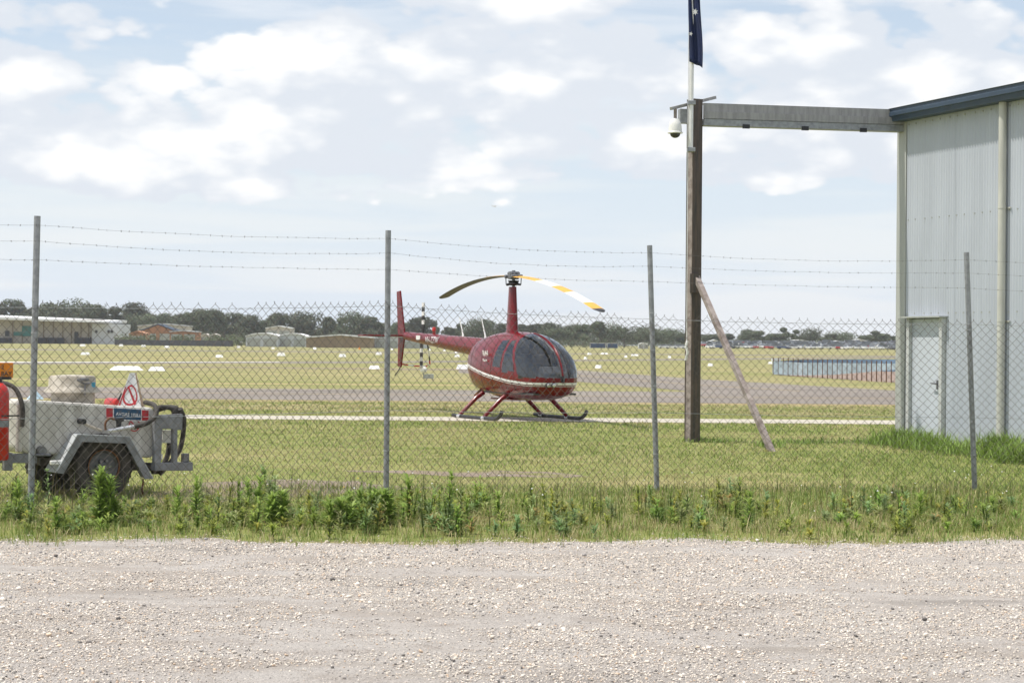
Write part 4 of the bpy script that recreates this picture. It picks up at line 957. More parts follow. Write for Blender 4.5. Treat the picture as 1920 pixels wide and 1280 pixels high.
    def at(px, py, d): 
        x, z_ = T(px, py, d); v = Matrix.Rotation(rz, 3, 'Z') @ Vector((x, d, 0)); return Vector((org.x + v.x, org.y + v.y, z_))
    c = at(-2, 862, .0)
    ex = thing('fire_extinguisher', 'large red fire extinguisher at the front of the fuel trailer', 'extinguisher', (c.x, c.y, c.z), rz)
    mb = MB(); mb.lathe([(.08, 0), (.095, .02), (.095, .66), (.08, .72), (.04, .765), (.02, .77)], 24); b = mb.build('cylinder', M['extred'], ex, smooth=True)
    mb = MB(); mb.lathe([(.098, .33), (.098, .40)], 24); mb.build('band', M['trailergrey'], b, smooth=True); mb = MB(); mb.tube([(0, 0, .76), (0, 0, .82)], .025, 8); mb.box(-.02, .12, -.012, .012, .80, .83); mb.build('valve', M['black'], ex)
    mb = MB(); mb.box(-.02, .17, -.10, -.085, .435, .45); mb.build('strap', M['black'], ex)
    c = at(212, 763, .55); e2 = thing('fire_extinguisher', 'red fire extinguisher lying on the tank beside the warning cone', 'extinguisher', (c.x, c.y, c.z), rz); e2.scale = (.66, .66, .66)
    mb = MB(); mb.lathe([(.02, -.22), (.075, -.20), (.082, -.16), (.082, .16), (.06, .2), (.03, .22)], 20, (0, 0, .065), 'y'); mb.build('cylinder', M['extred'], e2, smooth=True)
    mb = MB(); mb.tube([(.03, -.2, .10), (.05, -.2, .22)], .024, 8); mb.tube([(.05, -.2, .22), (-.02, -.2, .12)], .012, 8); mb.tube([(.03, -.21, .2), (.08, -.21, .2)], .015, 8); mb.build('valve', M['black'], e2)
    # folding warning sign: three leaning panels
    c = at(246, 764, .38); ws = thing('warning_cone', 'folding white and red three sided warning cone on the trailer', 'cone', (c.x, c.y, c.z), rz)
    H = .37; tri = [(-.15, .03), (.07, -.10), (.17, .02)]; top = [(-.02, .0), (.03, -.02), (.055, .0)]
    def panel(i, j, mat, par, name, off=0.0, s0=0.0, s1=1.0, t0=0.0, t1=1.0):
        a, b, ta, tb = (Vector((*tri[i], 0)), Vector((*tri[j], 0)), Vector((*top[i], H)), Vector((*top[j], H)))
        def pt(s, t): return (a.lerp(b, s)).lerp(ta.lerp(tb, s), t)
        n = (b - a).cross(ta - a).normalized()
        m = MB(); q = [pt(s0, t0) + n * off, pt(s1, t0) + n * off, pt(s1, t1) + n * off, pt(s0, t1) + n * off]; m.add(q + [p - n * .004 for p in q], [(0, 1, 2, 3), (7, 6, 5, 4), (0, 4, 5, 1), (1, 5, 6, 2), (2, 6, 7, 3), (3, 7, 4, 0)])
        return m.build(name, mat, par), pt, n
    p0, pt, nn = panel(0, 1, M['white'], ws, 'panel'); panel(1, 2, pm('m_cone_side', (.55, .36, .22), .6), ws, 'panel'); panel(2, 0, M['white'], ws, 'panel')
    m = MB()
    for k in range(24):
        a0, a1 = 2 * math.pi * k / 24, 2 * math.pi * (k + 1) / 24
        f = lambda a, r: pt(.5 + .40 * r * math.cos(a), .36 + .30 * r * math.sin(a)) + nn * .002
        m.add([f(a0, 1), f(a1, 1), f(a1, .82), f(a0, .82)], [(0, 1, 2, 3)])
    m.add([pt(.22, .60) + nn * .002, pt(.32, .62) + nn * .002, pt(.80, .10) + nn * .002, pt(.70, .08) + nn * .002], [(0, 1, 2, 3)])
    m.add([pt(0.02, .0) + nn * .002, pt(.10, 0.0) + nn * .002, pt(.12, .6) + nn * .002, pt(.03, .6) + nn * .002], [(0, 1, 2, 3)])
    m.build('prohibition_mark', M['signred'], p0)
    # bay sign
    c = at(4, 724, .02); bs = thing('bay_sign', 'orange BAY sign above the red extinguisher at the left edge', 'sign', (c.x, c.y, c.z), rz)
    mb = MB(); mb.box(-.24, .115, -.006, .006, .085, .235); pl2 = mb.build('plate', M['orange'], bs, bevel=.004)
    mb = MB(); mb.tube([(-.06, .012, -.7), (-.06, .012, .2)], .012, 8); mb.build('stake', M['galv'], bs)
    text_part('BAY', .062, M['black'], pl2, 'lettering', Matrix.Translation((.098, -.008, .105)) @ Matrix.Rotation(R(90), 4, 'X'), .0006, 'RIGHT')
    text_part('2', .058, M['black'], pl2, 'lettering', Matrix.Translation((.015, -.008, .172)) @ Matrix.Rotation(R(90), 4, 'X'), .0006, 'RIGHT')
    # little pale blue marker
    c = at(66, 748, .5); tm = thing('pyramid_marker', 'small pale blue triangular marker on the tank behind the post', 'marker', (c.x, c.y, c.z), rz)
    mb = MB(); mb.add([(-.075, -.05, 0), (.075, -.05, 0), (.075, .05, 0), (-.075, .05, 0), (0, 0, .10)], [(0, 1, 4), (1, 2, 4), (2, 3, 4), (3, 0, 4), (0, 3, 2, 1)]); mb.build('body', pm('m_pale_blue', (.45, .6, .68), .5), tm)
trailer()

# ------------------------------------------------------------------ small things on the airfield
def depth_at(px, py): return G(px, py).y
def marker_mesh():
    mb = MB(); mb.add([(-.5, -.28, 0), (.5, -.28, 0), (.5, .28, 0), (-.5, .28, 0), (-.36, 0, 1), (.36, 0, 1)], [(0, 1, 5, 4), (2, 3, 4, 5), (1, 2, 5), (3, 0, 4), (0, 3, 2, 1)])
    return mb.mesh('gable_marker', M['white'])
GM = marker_mesh()
mk = [(237, 694, 62, 8, 'long white gable marker, larger of the pair right of the trailer hatch'), (294, 695, 32, 8, 'shorter white gable marker right of the long one behind the trailer'),
      (160, 665, 18, 5, 'white gable marker on the grass in front of the long cream hangar'), (411, 670, 15, 5, 'white gable marker below the end of the black hoarding'),
      (527, 667, 16, 6, 'white gable marker in front of the pale rounded hangars'), (642, 669, 14, 6, 'white gable marker in front of the beige shed'),
      (710, 665, 12, 5, 'white gable marker close left of the second fence post'), (702, 692, 21, 7, 'white humped marker on the gravel track left of the fence post'),
      (867, 692, 24, 9, 'large white gable marker touching the helicopter tail cowling in view'), (857, 669, 10, 5, 'white gable marker under the helicopter tail boom'),
      (1122, 690, 13, 6, 'white gable marker right of the helicopter nose'), (1332, 686, 10, 5, 'white gable marker between the column and the diagonal brace'),
      (1444, 682, 8, 4, 'white gable marker at the left end of the blue enclosure')]
for px, py, w, h, lab in mk:
    g = G(px, py); s = F / g.y; o = obj('gable_marker', GM); o.location = g; o.scale = (w / s, max(.6, w / s * .5), h / s); o.rotation_euler = (0, 0, rnd.uniform(-.15, .15))
    tag(o, lab, 'marker', 'white runway markers')
for px, py, w, h in ((155, 649, 11, 4), (227, 649, 8, 4), (269, 650, 9, 4), (313, 652, 10, 4), (447, 652, 7, 4), (512, 654, 6, 3), (590, 655, 7, 4), (735, 656, 5, 3), (805, 657, 6, 4), (833, 658, 6, 3), (855, 662, 6, 3), (1098, 673, 7, 4), (1105, 665, 8, 4), (1133, 664, 15, 3), (1190, 667, 14, 3), (1173, 670, 6, 4), (1255, 671, 6, 4)):
    g = G(px, py); s = F / g.y; o = obj('gable_marker', GM); o.location = g; o.scale = (w / s, max(.8, w / s * .5), h / s); o.rotation_euler = (0, 0, rnd.uniform(-.2, .2))
    tag(o, 'tiny distant white gable marker on the far airfield grass', 'marker', 'far white runway markers')
def cone(px, py, h, lab):
    g = G(px, py); hh = h * g.y / F; r = thing('traffic_cone', lab, 'cone', g)
    mb = MB(); mb.lathe([(.32 * hh, .06 * hh), (.06 * hh, hh)], 12); mb.build('cone_body', M['orange'], r, smooth=True)
    mb = MB(); mb.box(-.4 * hh, .4 * hh, -.4 * hh, .4 * hh, 0, .06 * hh); mb.build('base', M['orange'], r)
cone(156, 644, 6, 'tiny orange cone in front of the cream hangar'); cone(674, 655, 6, 'tiny orange cone in front of the beige shed')
def light_unit():
    g = G(800, 713); s = g.y / F; r = thing('airfield_light_unit', 'white ball and grey box on short legs beside the taxiway', 'light unit', g)
    mb = MB(); mb.lathe([(.0, .0)] + [(6.4 * s * math.sin(a), -6.4 * s * math.cos(a) + 6.4 * s) for a in [math.pi * k / 12 for k in range(1, 12)]] + [(0, 12.8 * s)], 20, (-6 * s, 0, 13.5 * s)); mb.build('ball', M['white'], r, smooth=True)
    mb = MB(); mb.tube([(-5 * s, 0, 3 * s), (-6 * s, 0, 15 * s)], 1.2 * s, 8); mb.build('stem', M['galv'], r)
    mb = MB(); mb.box(-4 * s, 13 * s, -4 * s, 4 * s, 3.5 * s, 12 * s); mb.build('box', M['trim'], r, bevel=.01)
    for x in (0, 11.5):
        mb = MB(); mb.box((x - .7) * s, (x + .7) * s, -1 * s, 1 * s, -.02, 4 * s); mb.build('leg', M['galv'], r)
light_unit()
def enclosure():
    r = thing('shade_cloth_enclosure', 'low enclosure fenced with blue shade cloth and dark posts', 'enclosure')
    near = [G(1449, 702), G(1475, 704.5), G(1510, 707), G(1560, 710), G(1620, 714), G(1690, 718), G(1780, 722)]
    far = [G(1449, 702), G(1500, 696.5), G(1600, 698), G(1700, 700), G(1800, 702)]
    def wall(pts, h0, h1, mat, name, th=.02):
        for a, b, ha, hb in zip(pts[:-1], pts[1:], h0[:-1], h0[1:]):
            m = MB(); n = Vector((-(b - a).y, (b - a).x, 0)).normalized() * th
            t0, t1 = h1[pts.index(a)], h1[pts.index(b)]
            v = [a + Vector((0, 0, ha)), b + Vector((0, 0, hb)), b + Vector((0, 0, t1)), a + Vector((0, 0, t0))]
            m.add(v + [p + n for p in v], [(0, 1, 2, 3), (7, 6, 5, 4), (0, 4, 5, 1), (1, 5, 6, 2), (2, 6, 7, 3), (3, 7, 4, 0)]); m.build(name, mat, r)
    wall(near, [0.02, .05, .10, .2, .40, .62, .65], [.72, .74, .74, .78, .82, .86, .86], M['clothblue'], 'shade_cloth')
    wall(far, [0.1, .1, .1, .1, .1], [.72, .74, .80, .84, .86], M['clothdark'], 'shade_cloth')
    L = [0]; 
    for a, b in zip(near[:-1], near[1:]): L.append(L[-1] + (b - a).length)
    npost = 26
    pm_ = MB(); pm_.box(-.022, .022, -.022, .022, 0, .95); me = pm_.mesh('post', M['rust'])
    pxs = [1450 + 9.2 * k for k in range(26)]
    for px in pxs:
        py = np.interp(px, [1449, 1475, 1510, 1560, 1620, 1690, 1780], [702, 704.5, 707, 710, 714, 718, 722]); g = G(px, py); o = obj('post', me, r); o.location = g + Vector((0, -.03, 0))
    g = G(1457, 676); mb = MB(); q = G(1457, 700); mb.box(q.x - .25, q.x + .25, q.y + .3, q.y + .7, .70, .86); mb.build('white_box', M['white'], r)
    sheet('bare_soil', [p + Vector((0, .2, 0)) for p in near] + [G(1790, 696), G(1600, 693), G(1500, 694)], 0.007, M['ground_dark'], 'bare brown soil inside the blue enclosure')
enclosure()

# ------------------------------------------------------------------ far buildings
def fbox(mb, x0, x1, y0, y1, z0, z1): mb.box(x0, x1, y0, y1, z0, z1)
def at_depth(px, Y): return (px - 960) * Y / F
def long_hangar():
    Y = 700.0; s = Y / F; X = lambda px: at_depth(px, Y); Zt = lambda py, px: EYE + (642 + (px - 960) * ROLL - py) * s
    r = thing('far_hangar', 'long cream hangar with a white awning roof at far left', 'building', (X(100), Y, 0))
    ox = X(100)
    def bx(name, p0, p1, y0, y1, pt, pb, mat, par=r):
        m = MB(); z1 = Zt(pt, (p0 + p1) / 2); z0 = 0 if pb is None else Zt(pb, (p0 + p1) / 2); m.box(X(p0) - ox, X(p1) - ox, y0, y1, z0, z1); return m.build(name, mat, par)
    w = bx('wall', -130, 178, 0, 30, 597, None, M['hangcream'])
    bx('end_block', 176, 222, -3, 22, 607, None, M['hangwhite'])
    m = MB(); z0, z1 = Zt(589, -130), Zt(603, 205); x0, x1 = X(-130) - ox, X(205) - ox
    m.add([(x0, -9, z0), (x1, -9, z1), (x1, 32, z1 + .8), (x0, 32, z0 + .8), (x0, -9, z0 - 1.1), (x1, -9, z1 - .5), (x1, 32, z1 - .2), (x0, 32, z0 - .2)], [(0, 1, 2, 3), (7, 6, 5, 4), (0, 4, 5, 1), (1, 5, 6, 2), (2, 6, 7, 3), (3, 7, 4, 0)]); m.build('awning_roof', M['roof'], r)
    for px in (24, 42, 82, 100, 118, 134, 152, 166): bx('rib', px - .6, px + .6, -.5, 0, 602, None, M['beige'])
    bx('teal_door', 42, 62, -.6, -.1, 611, 630, M['teal']); bx('teal_door', 26, 42, -.6, -.1, 622, 629, M['teal']); bx('door', 140, 147, -.6, -.1, 622, None, M['darkopen']); bx('window', 10, 18, -.6, -.1, 620, 630, M['darkopen'])
    for px in (184, 207, 213): bx('window', px - 2, px + 2, -3.4, -2.9, 619, 624, M['darkopen'])
    for p0, p1 in ((-20, 24), (72, 92), (93, 108), (110, 122), (150, 172)): bx('stored_goods', p0, p1, -3, -1, 633, None, M['hoarding'])
long_hangar()
def shed(name, lab, p0, p1, Y, ytop, ypeak, mat, roofmat, depth=14, arch=False, extra=None):
    s = Y / F; x0, x1 = at_depth(p0, Y), at_depth(p1, Y); c = (p0 + p1) / 2; hor = 642 + (c - 960) * ROLL
    zt = EYE + (hor - ytop) * s; zp = EYE + (hor - ypeak) * s; r = thing(name, lab, 'building', ((x0 + x1) / 2, Y, 0)); w = (x1 - x0) / 2
    n = 10 if arch else 2
    prof = [(-w + 2 * w * k / n, zt + (zp - zt) * (math.sin(math.pi * k / n) ** .8 if arch else (1 - abs(2 * k / n - 1)))) for k in range(n + 1)]
    m = MB(); m.prism([(-w, 0)] + [(w, 0)] + prof[::-1], 0, depth); m.build('wall', mat, r)
    m = MB(); m.prism([(a * 1.02, b + .03) for a, b in prof] + [(a * 1.02, b + .35) for a, b in prof[::-1]], -.5, depth + .5); m.build('roof', roofmat, r)
    nd = max(2, int(2 * w / 7))
    for k in range(nd):
        xx = -w + (k + .5) * 2 * w / nd; m = MB(); m.box(xx - w / nd * .8, xx + w / nd * .8, -.12, -.02, 0, zt * .86); m.build('roller_door', M['trim'] if mat is not M['beige'] else pm('m_beige_door', (.29, .215, .14), .8, .1, .3), r)
    return r
shed('rounded_hangar', 'left pale rounded roof hangar behind the runway', 461, 521, 545, 632, 626, M['hangwhite'], M['roof'], arch=True)
shed('rounded_hangar', 'right pale rounded roof hangar next to the beige shed', 521, 575, 550, 633, 626.5, M['hangwhite'], M['roof'], arch=True)
shed('beige_shed', 'long low beige shed with white roof', 574, 700, 505, 634, 629, M['beige'], M['roof'])
shed('grey_shed', 'pale grey shed behind the helicopter tail', 700, 800, 510, 637, 631, M['hangwhite'], M['roofgrey'])
shed('hidden_house', 'white roofed building half hidden among the trees above the rounded hangars', 498, 545, 790, 616, 612, M['hangcream'], M['roof'])
shed('brick_house', 'orange brick house with pale flat roof beyond the black hoarding', 318, 368, 640, 623, 621, M['brick'], M['roofgrey'], 10)
shed('navy_roof_house', 'house with a large dark navy gable roof', 262, 330, 660, 622, 609, M['brick'], M['roofblue'], 12)
shed('long_roof_building', 'long pale roof behind the navy gable house', 258, 352, 690, 612, 608, M['hangcream'], M['roofgrey'], 10)
shed('small_brick_house', 'small orange brick house left of the navy gable house', 242, 272, 630, 627, 622, M['brick'], M['brick'], 8)
shed('cream_cottage', 'left of two small cream cottages beyond the hoarding', 377, 391, 630, 630, 627, M['hangcream'], M['hangcream'], 6)
shed('cream_cottage', 'right of two small cream cottages beyond the hoarding', 395, 408, 630, 630, 627, M['hangcream'], M['hangcream'], 6)
shed('white_hut', 'small white hut right of the blue containers', 1198, 1215, 640, 646, 644, M['hangwhite'], M['roof'], 5)
for i, (p0, p1, yt, yp, Y, lab) in enumerate(((1478, 1520, 641, 638, 800, 'wide pale roofed house above the parked cars near the middle'), (1452, 1500, 648, 645, 770, 'low cream roofed house just above the parked cars'), (1598, 1625, 640, 637, 800, 'pale roofed house in the trees left of the hangar corner'),
                                       (1618, 1665, 648, 645, 780, 'long cream roofed house close to the hangar corner'), (1415, 1430, 647, 644, 780, 'small cream house behind the brace'), (1560, 1582, 643, 640, 810, 'small white house between dark trees right of the enclosure'), (1330, 1350, 642, 638, 800, 'white house just right of the steel column'))):
    shed('distant_house', lab, p0, p1, Y, yt, yp, M['hangcream'], M['roof'], 9)
def hoarding():
    r = thing('black_hoarding', 'long low black hoarding in front of the brick houses', 'fence')
    p = [(215, 600), (330, 570), (437, 540)]; 
    for k in range(20):
        t0, t1 = k / 20, (k + 1) / 20; f = lambda t: (np.interp(t, [0, .5, 1], [215, 330, 437]), np.interp(t, [0, .5, 1], [600, 570, 540]))
        (a, Ya), (b, Yb) = f(t0), f(t1); m = MB(); A = Vector((at_depth(a, Ya), Ya, 0)); B = Vector((at_depth(b, Yb), Yb, 0)); n = Vector((0, .15, 0)); h = Vector((0, 0, 1.55)); B = A.lerp(B, .985)
        m.add([A, B, B + h, A + h, A + n, B + n, B + h + n, A + h + n], [(0, 1, 2, 3), (7, 6, 5, 4), (0, 4, 5, 1), (1, 5, 6, 2), (2, 6, 7, 3), (3, 7, 4, 0)]); m.build('panel', M['hoarding'], r)
hoarding()
for k, (p0, p1) in enumerate(((1106, 1136), (1138, 1159))):
    Y = 640; r = thing('blue_container', ('longer' if k == 0 else 'shorter') + ' of two dark blue containers on the far field', 'container', (at_depth((p0 + p1) / 2, Y), Y, 0)); w = at_depth(p1, Y) - at_depth(p0, Y)
    m = MB(); m.box(-w / 2, w / 2, 0, 2.4, .15, 1.55); m.build('body', M['bluebox'], r)
    m = MB(); m.box(-w / 2 - .05, w / 2 + .05, -.05, 2.45, 1.55, 1.75); m.build('roof', M['roofgrey'], r)
    for x in (-w / 2 + .1, w / 2 - .1):
        m = MB(); m.box(x - .12, x + .12, -.06, 0, .0, 1.55); m.build('corner_post', M['roofgrey'], r)
    n = int(w / 1.0); m = MB()
    for j in range(n): m.box(-w / 2 + (j + .3) * w / n, -w / 2 + (j + .6) * w / n, -.04, 0, .25, 1.5)
    m.build('ribs', M['bluebox'], r)

# parked cars far beyond the runway
def car_mesh(kind, col, k):
    paint = pm('m_car_paint_%d' % k, col, .3, .04, 2, coat=.5)
    m = MB()
    def loft(prof, w0, w1, mi):
        n = len(prof); v = [(a, -w0 if b < .85 else -w1, b) for a, b in prof] + [(a, w0 if b < .85 else w1, b) for a, b in prof]
        m.add(v, [tuple(range(n)), tuple(range(2 * n - 1, n - 1, -1))] + [(i, i + n, (i + 1) % n + n, (i + 1) % n) for i in range(n)], mi)
    body = [(-2.2, .3), (2.2, .3), (2.25, .65), (1.2, .86), (-2.1, .9), (-2.25, .6)]
    cab = {0: [(-1.9, .88), (1.1, .86), (.3, 1.42), (-1.2, 1.45)], 1: [(-2.15, .88), (1.2, .86), (.5, 1.5), (-2.0, 1.5)], 2: [(-2.2, .9), (1.6, .86), (1.2, 1.9), (-2.2, 1.95)]}[kind]
    loft(body, .88, .86, 0); n = len(cab)
    v = [(a, -.84 if b < 1 else -.62, b) for a, b in cab] + [(a, .84 if b < 1 else .62, b) for a, b in cab]
    m.add(v, [tuple(range(n)), tuple(range(2 * n - 1, n - 1, -1)), (1, 1 + n, 2 + n, 2), (3, 3 + n, n, 0)], 1); m.add(v, [(2, 2 + n, 3 + n, 3)], 0)
    for x in (-1.35, 1.35):
        for y in (-.88, .70): m.lathe([(.32, 0), (.32, .18)], 10, (x, y, .32), 'y', 2)
    return m.mesh('car', [paint, M['glass_car'], M['rubber']])
paints = [(.75, .75, .74), (.7, .7, .7), (.45, .46, .48), (.1, .1, .11), (.42, .03, .03), (.05, .08, .2), (.78, .77, .75), (.3, .31, .33), (.6, .58, .52)]
CM_ = [car_mesh(k % 3 if k % 3 < 2 else (2 if k in (2, 8) else 0), paints[k], k) for k in range(9)]
cp = MB(); cp.add([(at_depth(1292, 690), 690, -.02), (at_depth(1800, 690), 690, -.02), (at_depth(1800, 790), 792, 2.6), (at_depth(1292, 790), 792, 2.6), (at_depth(1800, 790), 850, -.02), (at_depth(1292, 790), 850, -.02)], [(0, 1, 2, 3), (3, 2, 4, 5), (0, 3, 5), (1, 4, 2)])
tag(cp.build('car_park_rise', mm['m_field']), 'gentle grass rise where the far cars are parked', kind='structure')
for row, (Y, p0, p1) in enumerate(((700, 1318, 1690), (718, 1312, 1690), (737, 1310, 1690), (758, 1345, 1690))):
    px = p0
    while px < p1:
        px += rnd.uniform(6.5, 13) * (1 if row else 1.3)
        k = rnd.choice([0, 0, 1, 2, 2, 3, 4, 5, 6, 6, 7, 8, 0, 6, 0, 1, 6]); o = obj('parked_car', CM_[k]); yy_ = Y + rnd.uniform(-3, 3); o.location = (at_depth(px, yy_), yy_, (yy_ - 690) / 102 * 2.62 - .02); o.rotation_euler = (0, 0, rnd.choice((0, math.pi, 1.3, -1.3, 1.57)) + rnd.uniform(-.2, .2))
        nm = {0: 'white', 1: 'white', 6: 'white', 2: 'silver', 7: 'grey', 3: 'black', 4: 'red', 5: 'dark blue', 8: 'beige'}[k]
        tag(o, 'small far-off %s car in the %s row parked beyond the airfield' % (nm, ('nearest', 'second', 'third', 'farthest')[row]), 'car', 'cars parked far beyond the airfield')
for px, Y, k in ((1246, 690, 0), (1258, 688, 6), (1275, 690, 0), (1288, 686, 6)):
    o = obj('parked_car', CM_[k]); o.location = (at_depth(px, Y), Y, 0); tag(o, 'white car parked between the fence post and the steel column', 'car', 'white cars left of the column')

# ------------------------------------------------------------------ trees
def crown_arrays(seed, h, w, lobes, n, leaf=(.24, .52)):
    g = np.random.default_rng(seed); pts = []; nor = []
    cs = []
    for k in range(lobes):
        a = g.uniform(0, 6.283); rr = w * .5 * math.sqrt(g.uniform(0, .55)); z = h * g.uniform(.40, .86)
        rad = w * g.uniform(.16, .28) * (1.15 - .45 * abs(z / h - .55)); cs.append((rr * math.cos(a), rr * math.sin(a) * .8, z, rad))
    cs.append((0, 0, h * .82, w * .22)); cs.append((0, 0, h * .52, w * .26))
    wts = np.array([c[3] ** 2 for c in cs]); wts /= wts.sum(); ci = g.choice(len(cs), n, p=wts); cs = np.array(cs)[ci]
    d = g.normal(0, 1, (n, 3)); d /= np.linalg.norm(d, axis=1)[:, None]; rad = cs[:, 3:4] * (g.uniform(.35, 1, (n, 1)) ** .45) * (1 + .13 * g.normal(0, 1, (n, 1)))
    p = cs[:, :3] + d * rad * np.array([1, 1, .72]); keep = p[:, 2] > h * .16; p = p[keep]; d = d[keep]; n = len(p)
    u = np.cross(d + g.normal(0, .6, (n, 3)), g.normal(0, 1, (n, 3))); u /= np.linalg.norm(u, axis=1)[:, None] + 1e-9; vv = np.cross(u, d + g.normal(0, .5, (n, 3))); vv /= np.linalg.norm(vv, axis=1)[:, None] + 1e-9
    s = g.uniform(leaf[0], leaf[1], (n, 1)) * h / 14
    q = np.stack([p - u * s, p - vv * s * .6, p + u * s, p + vv * s * .6], 1).reshape(-1, 3)
    f = np.arange(4 * n).reshape(-1, 4)
    base = np.array([(.10, .122, .062), (.125, .142, .078), (.082, .105, .055), (.145, .157, .095)])[g.integers(0, 4, n)] * g.uniform(.75, 1.25, (n, 1))
    return q, f, np.repeat(base, 4, 0), cs
def tree_proto(seed, w, lobes):
    h = 14.0; q, f, c, cs = crown_arrays(seed, h, w, lobes, 3600); crown = npmesh('crown', q, [f], mm['m_crown'], c)
    g = random.Random(seed); m = MB(); m.tube([(0, 0, -.3), (.1, 0, h * .25), (.25 * g.uniform(-1, 1), 0, h * .5), (.4 * g.uniform(-1, 1), .2, h * .75)], [.38, .30, .2, .08], 8)
    for k in range(6):
        c_ = cs[g.randrange(len(cs))]; m.tube([(0.05, 0, h * g.uniform(.2, .42)), (c_[0] * .5, c_[1] * .5, c_[2] * .78), (c_[0], c_[1], c_[2])], [.17, .11, .04], 6)
    return crown, m.mesh('trunk', M['bark'], True)
PROTO = [tree_proto(100 + k, w, l) for k, (w, l) in enumerate(((9, 9), (12, 12), (15, 14), (7.5, 7), (11, 8), (13.5, 10), (10, 15), (17, 16)))]
PROF = [(-40, 565), (0, 563), (30, 563), (55, 576), (87, 566), (107, 568), (125, 581), (150, 568), (180, 567), (215, 568), (245, 568), (257, 588), (280, 587), (310, 586), (335, 588), (352, 581), (375, 580), (401, 577), (420, 592), (445, 588), (475, 588), (500, 596), (520, 588), (560, 583), (585, 600), (612, 590), (640, 590), (667, 587), (695, 592), (718, 603), (742, 605), (765, 601), (790, 595), (815, 599), (840, 611), (862, 606), (890, 600), (912, 601), (940, 606), (975, 607), (1005, 608), (1030, 609), (1047, 619), (1070, 614), (1095, 613), (1125, 608), (1150, 612), (1170, 616), (1200, 618), (1225, 622), (1252, 619), (1280, 627), (1310, 628), (1340, 630), (1368, 626), (1400, 622), (1425, 623), (1450, 627), (1470, 618), (1492, 621), (1518, 622), (1542, 633), (1562, 629), (1580, 626), (1603, 634), (1618, 629), (1640, 624), (1660, 628), (1680, 630), (1720, 622)]
ords = 0
def ordinal(n): return '%d%s' % (n, 'th' if 10 <= n % 100 <= 20 else {1: 'st', 2: 'nd', 3: 'rd'}.get(n % 10, 'th'))
for i, (px, py) in enumerate(PROF):
    Y = 830 + rnd.uniform(-35, 35) + (60 if px > 1300 else 0); hor = 642 + (px - 960) * ROLL; h = EYE + (hor - py) * Y / F
    cr, tr = PROTO[rnd.randrange(8)]; k = h / 14 * rnd.uniform(.97, 1.10) * (1.12 if px > 1000 else 1); wx = k * rnd.uniform(.75, 1.25) * (2.0 if h < 7 else (1.45 if h < 10 else 1.1))
    if -10 < px < 1690: ords += 1; lab = '%s gum tree from the left along the far tree line, %s' % (ordinal(ords), 'tall and rounded' if h > 13 else ('of middling height' if h > 8 else 'low and spreading'))
    else: lab = 'gum tree at the end of the far tree line, outside the frame'
    t = thing('gum_tree', lab, 'tree', (at_depth(px, Y), Y, 0), rnd.uniform(0, 6.28), 'gum trees along the far tree line'); t.scale = (wx, wx, k)
    obj('crown', cr, t); obj('trunk', tr, t)
# the wood behind and between them reads as one mass
def woodland():
    V = []; Q = []; Cc = []; off = 0; xs = [p[0] for p in PROF]; ys = [p[1] for p in PROF]
    for k in range(210):
        px = -60 + 1800 * (k + rnd.random()) / 210; Y = 890 + rnd.uniform(0, 90); hor = 642 + (px - 960) * ROLL; py = np.interp(px, xs, ys) + (rnd.uniform(13, 28) if px < 900 else rnd.uniform(5, 13)); h = max(3.0, EYE + (hor - py) * Y / F)
        q, f, c, _ = crown_arrays(500 + k, h, h * rnd.uniform(.9, 1.5) + 4, 8, 800, (.36, .8)); q = q.copy(); q[:, 2] *= 1; q += np.array([at_depth(px, Y), Y, -h * .12])
        V.append(q); Q.append(f + off); Cc.append(c * .95); off += len(q)
    o = obj('distant_woodland', npmesh('distant_woodland', np.concatenate(V), [np.concatenate(Q)], mm['m_wood'], np.concatenate(Cc))); tag(o, 'dark mass of trees behind the far tree line', 'woodland', kind='stuff')
    # shrubs and low scrub in front of the trees
    V = []; Q = []; Cc = []; off = 0
    for k in range(130):
        px = rnd.choice([rnd.uniform(228, 460), rnd.uniform(800, 1310), rnd.uniform(1310, 1700)]); Y = rnd.uniform(770, 800) if px > 460 else rnd.uniform(605, 625); h = rnd.uniform(2.0, 4.6)
        q, f, c, _ = crown_arrays(900 + k, h, h * 1.5, 5, 150, (.6, 1.3)); q = q + np.array([at_depth(px, Y), Y, -h * .25]); V.append(q); Q.append(f + off); Cc.append(c * (1.25 if px < 460 else .95)); off += len(q)
    o = obj('scrub', npmesh('scrub', np.concatenate(V), [np.concatenate(Q)], mm['m_wood'], np.concatenate(Cc))); tag(o, 'low green scrub at the foot of the far trees', 'shrubs', kind='stuff')
woodland()

# ------------------------------------------------------------------ plants along the fence
def weed_blades(bl, x, y, h, nleaf, seed, tone=(1, 1, 1), leafl=(.05, .10), lw=(.008, .015), lean=0.0, spread=1.0):
    g = np.random.default_rng(seed); n = nleaf; t = np.sort(g.uniform(.04, 1, n)); la = g.uniform(0, 6.283)
    ax = x + lean * h * t * math.cos(la); ay = y + lean * h * t * math.sin(la)
    base = np.stack([ax, ay, h * t * .93], 1); yaw = np.arange(n) * 2.4 + g.normal(0, .4, n)
    L = g.uniform(*leafl, n) * (1.15 - .55 * t) * spread; col = np.array([(.30, .41, .095), (.365, .465, .125), (.24, .345, .078)])[g.integers(0, 3, n)] * np.array(tone) * g.uniform(.8, 1.2, n)[:, None]
    bl.add(base, yaw, g.uniform(.6, 1.25, n) * (1.1 - .5 * t), L, g.uniform(*lw, n), g.uniform(.4, 1.4, n), col)
    m = 6; st = np.stack([np.full(m, x), np.full(m, y), np.zeros(m)], 1) + g.normal(0, .004, (m, 3)) * np.array([1, 1, 0])
    bl.add(st, np.full(m, la) + g.normal(0, .05, m), np.full(m, lean * .9 + .01), np.full(m, h), np.full(m, .008), np.full(m, .02), np.tile(np.array([(.12, .16, .05)]), (m, 1)))
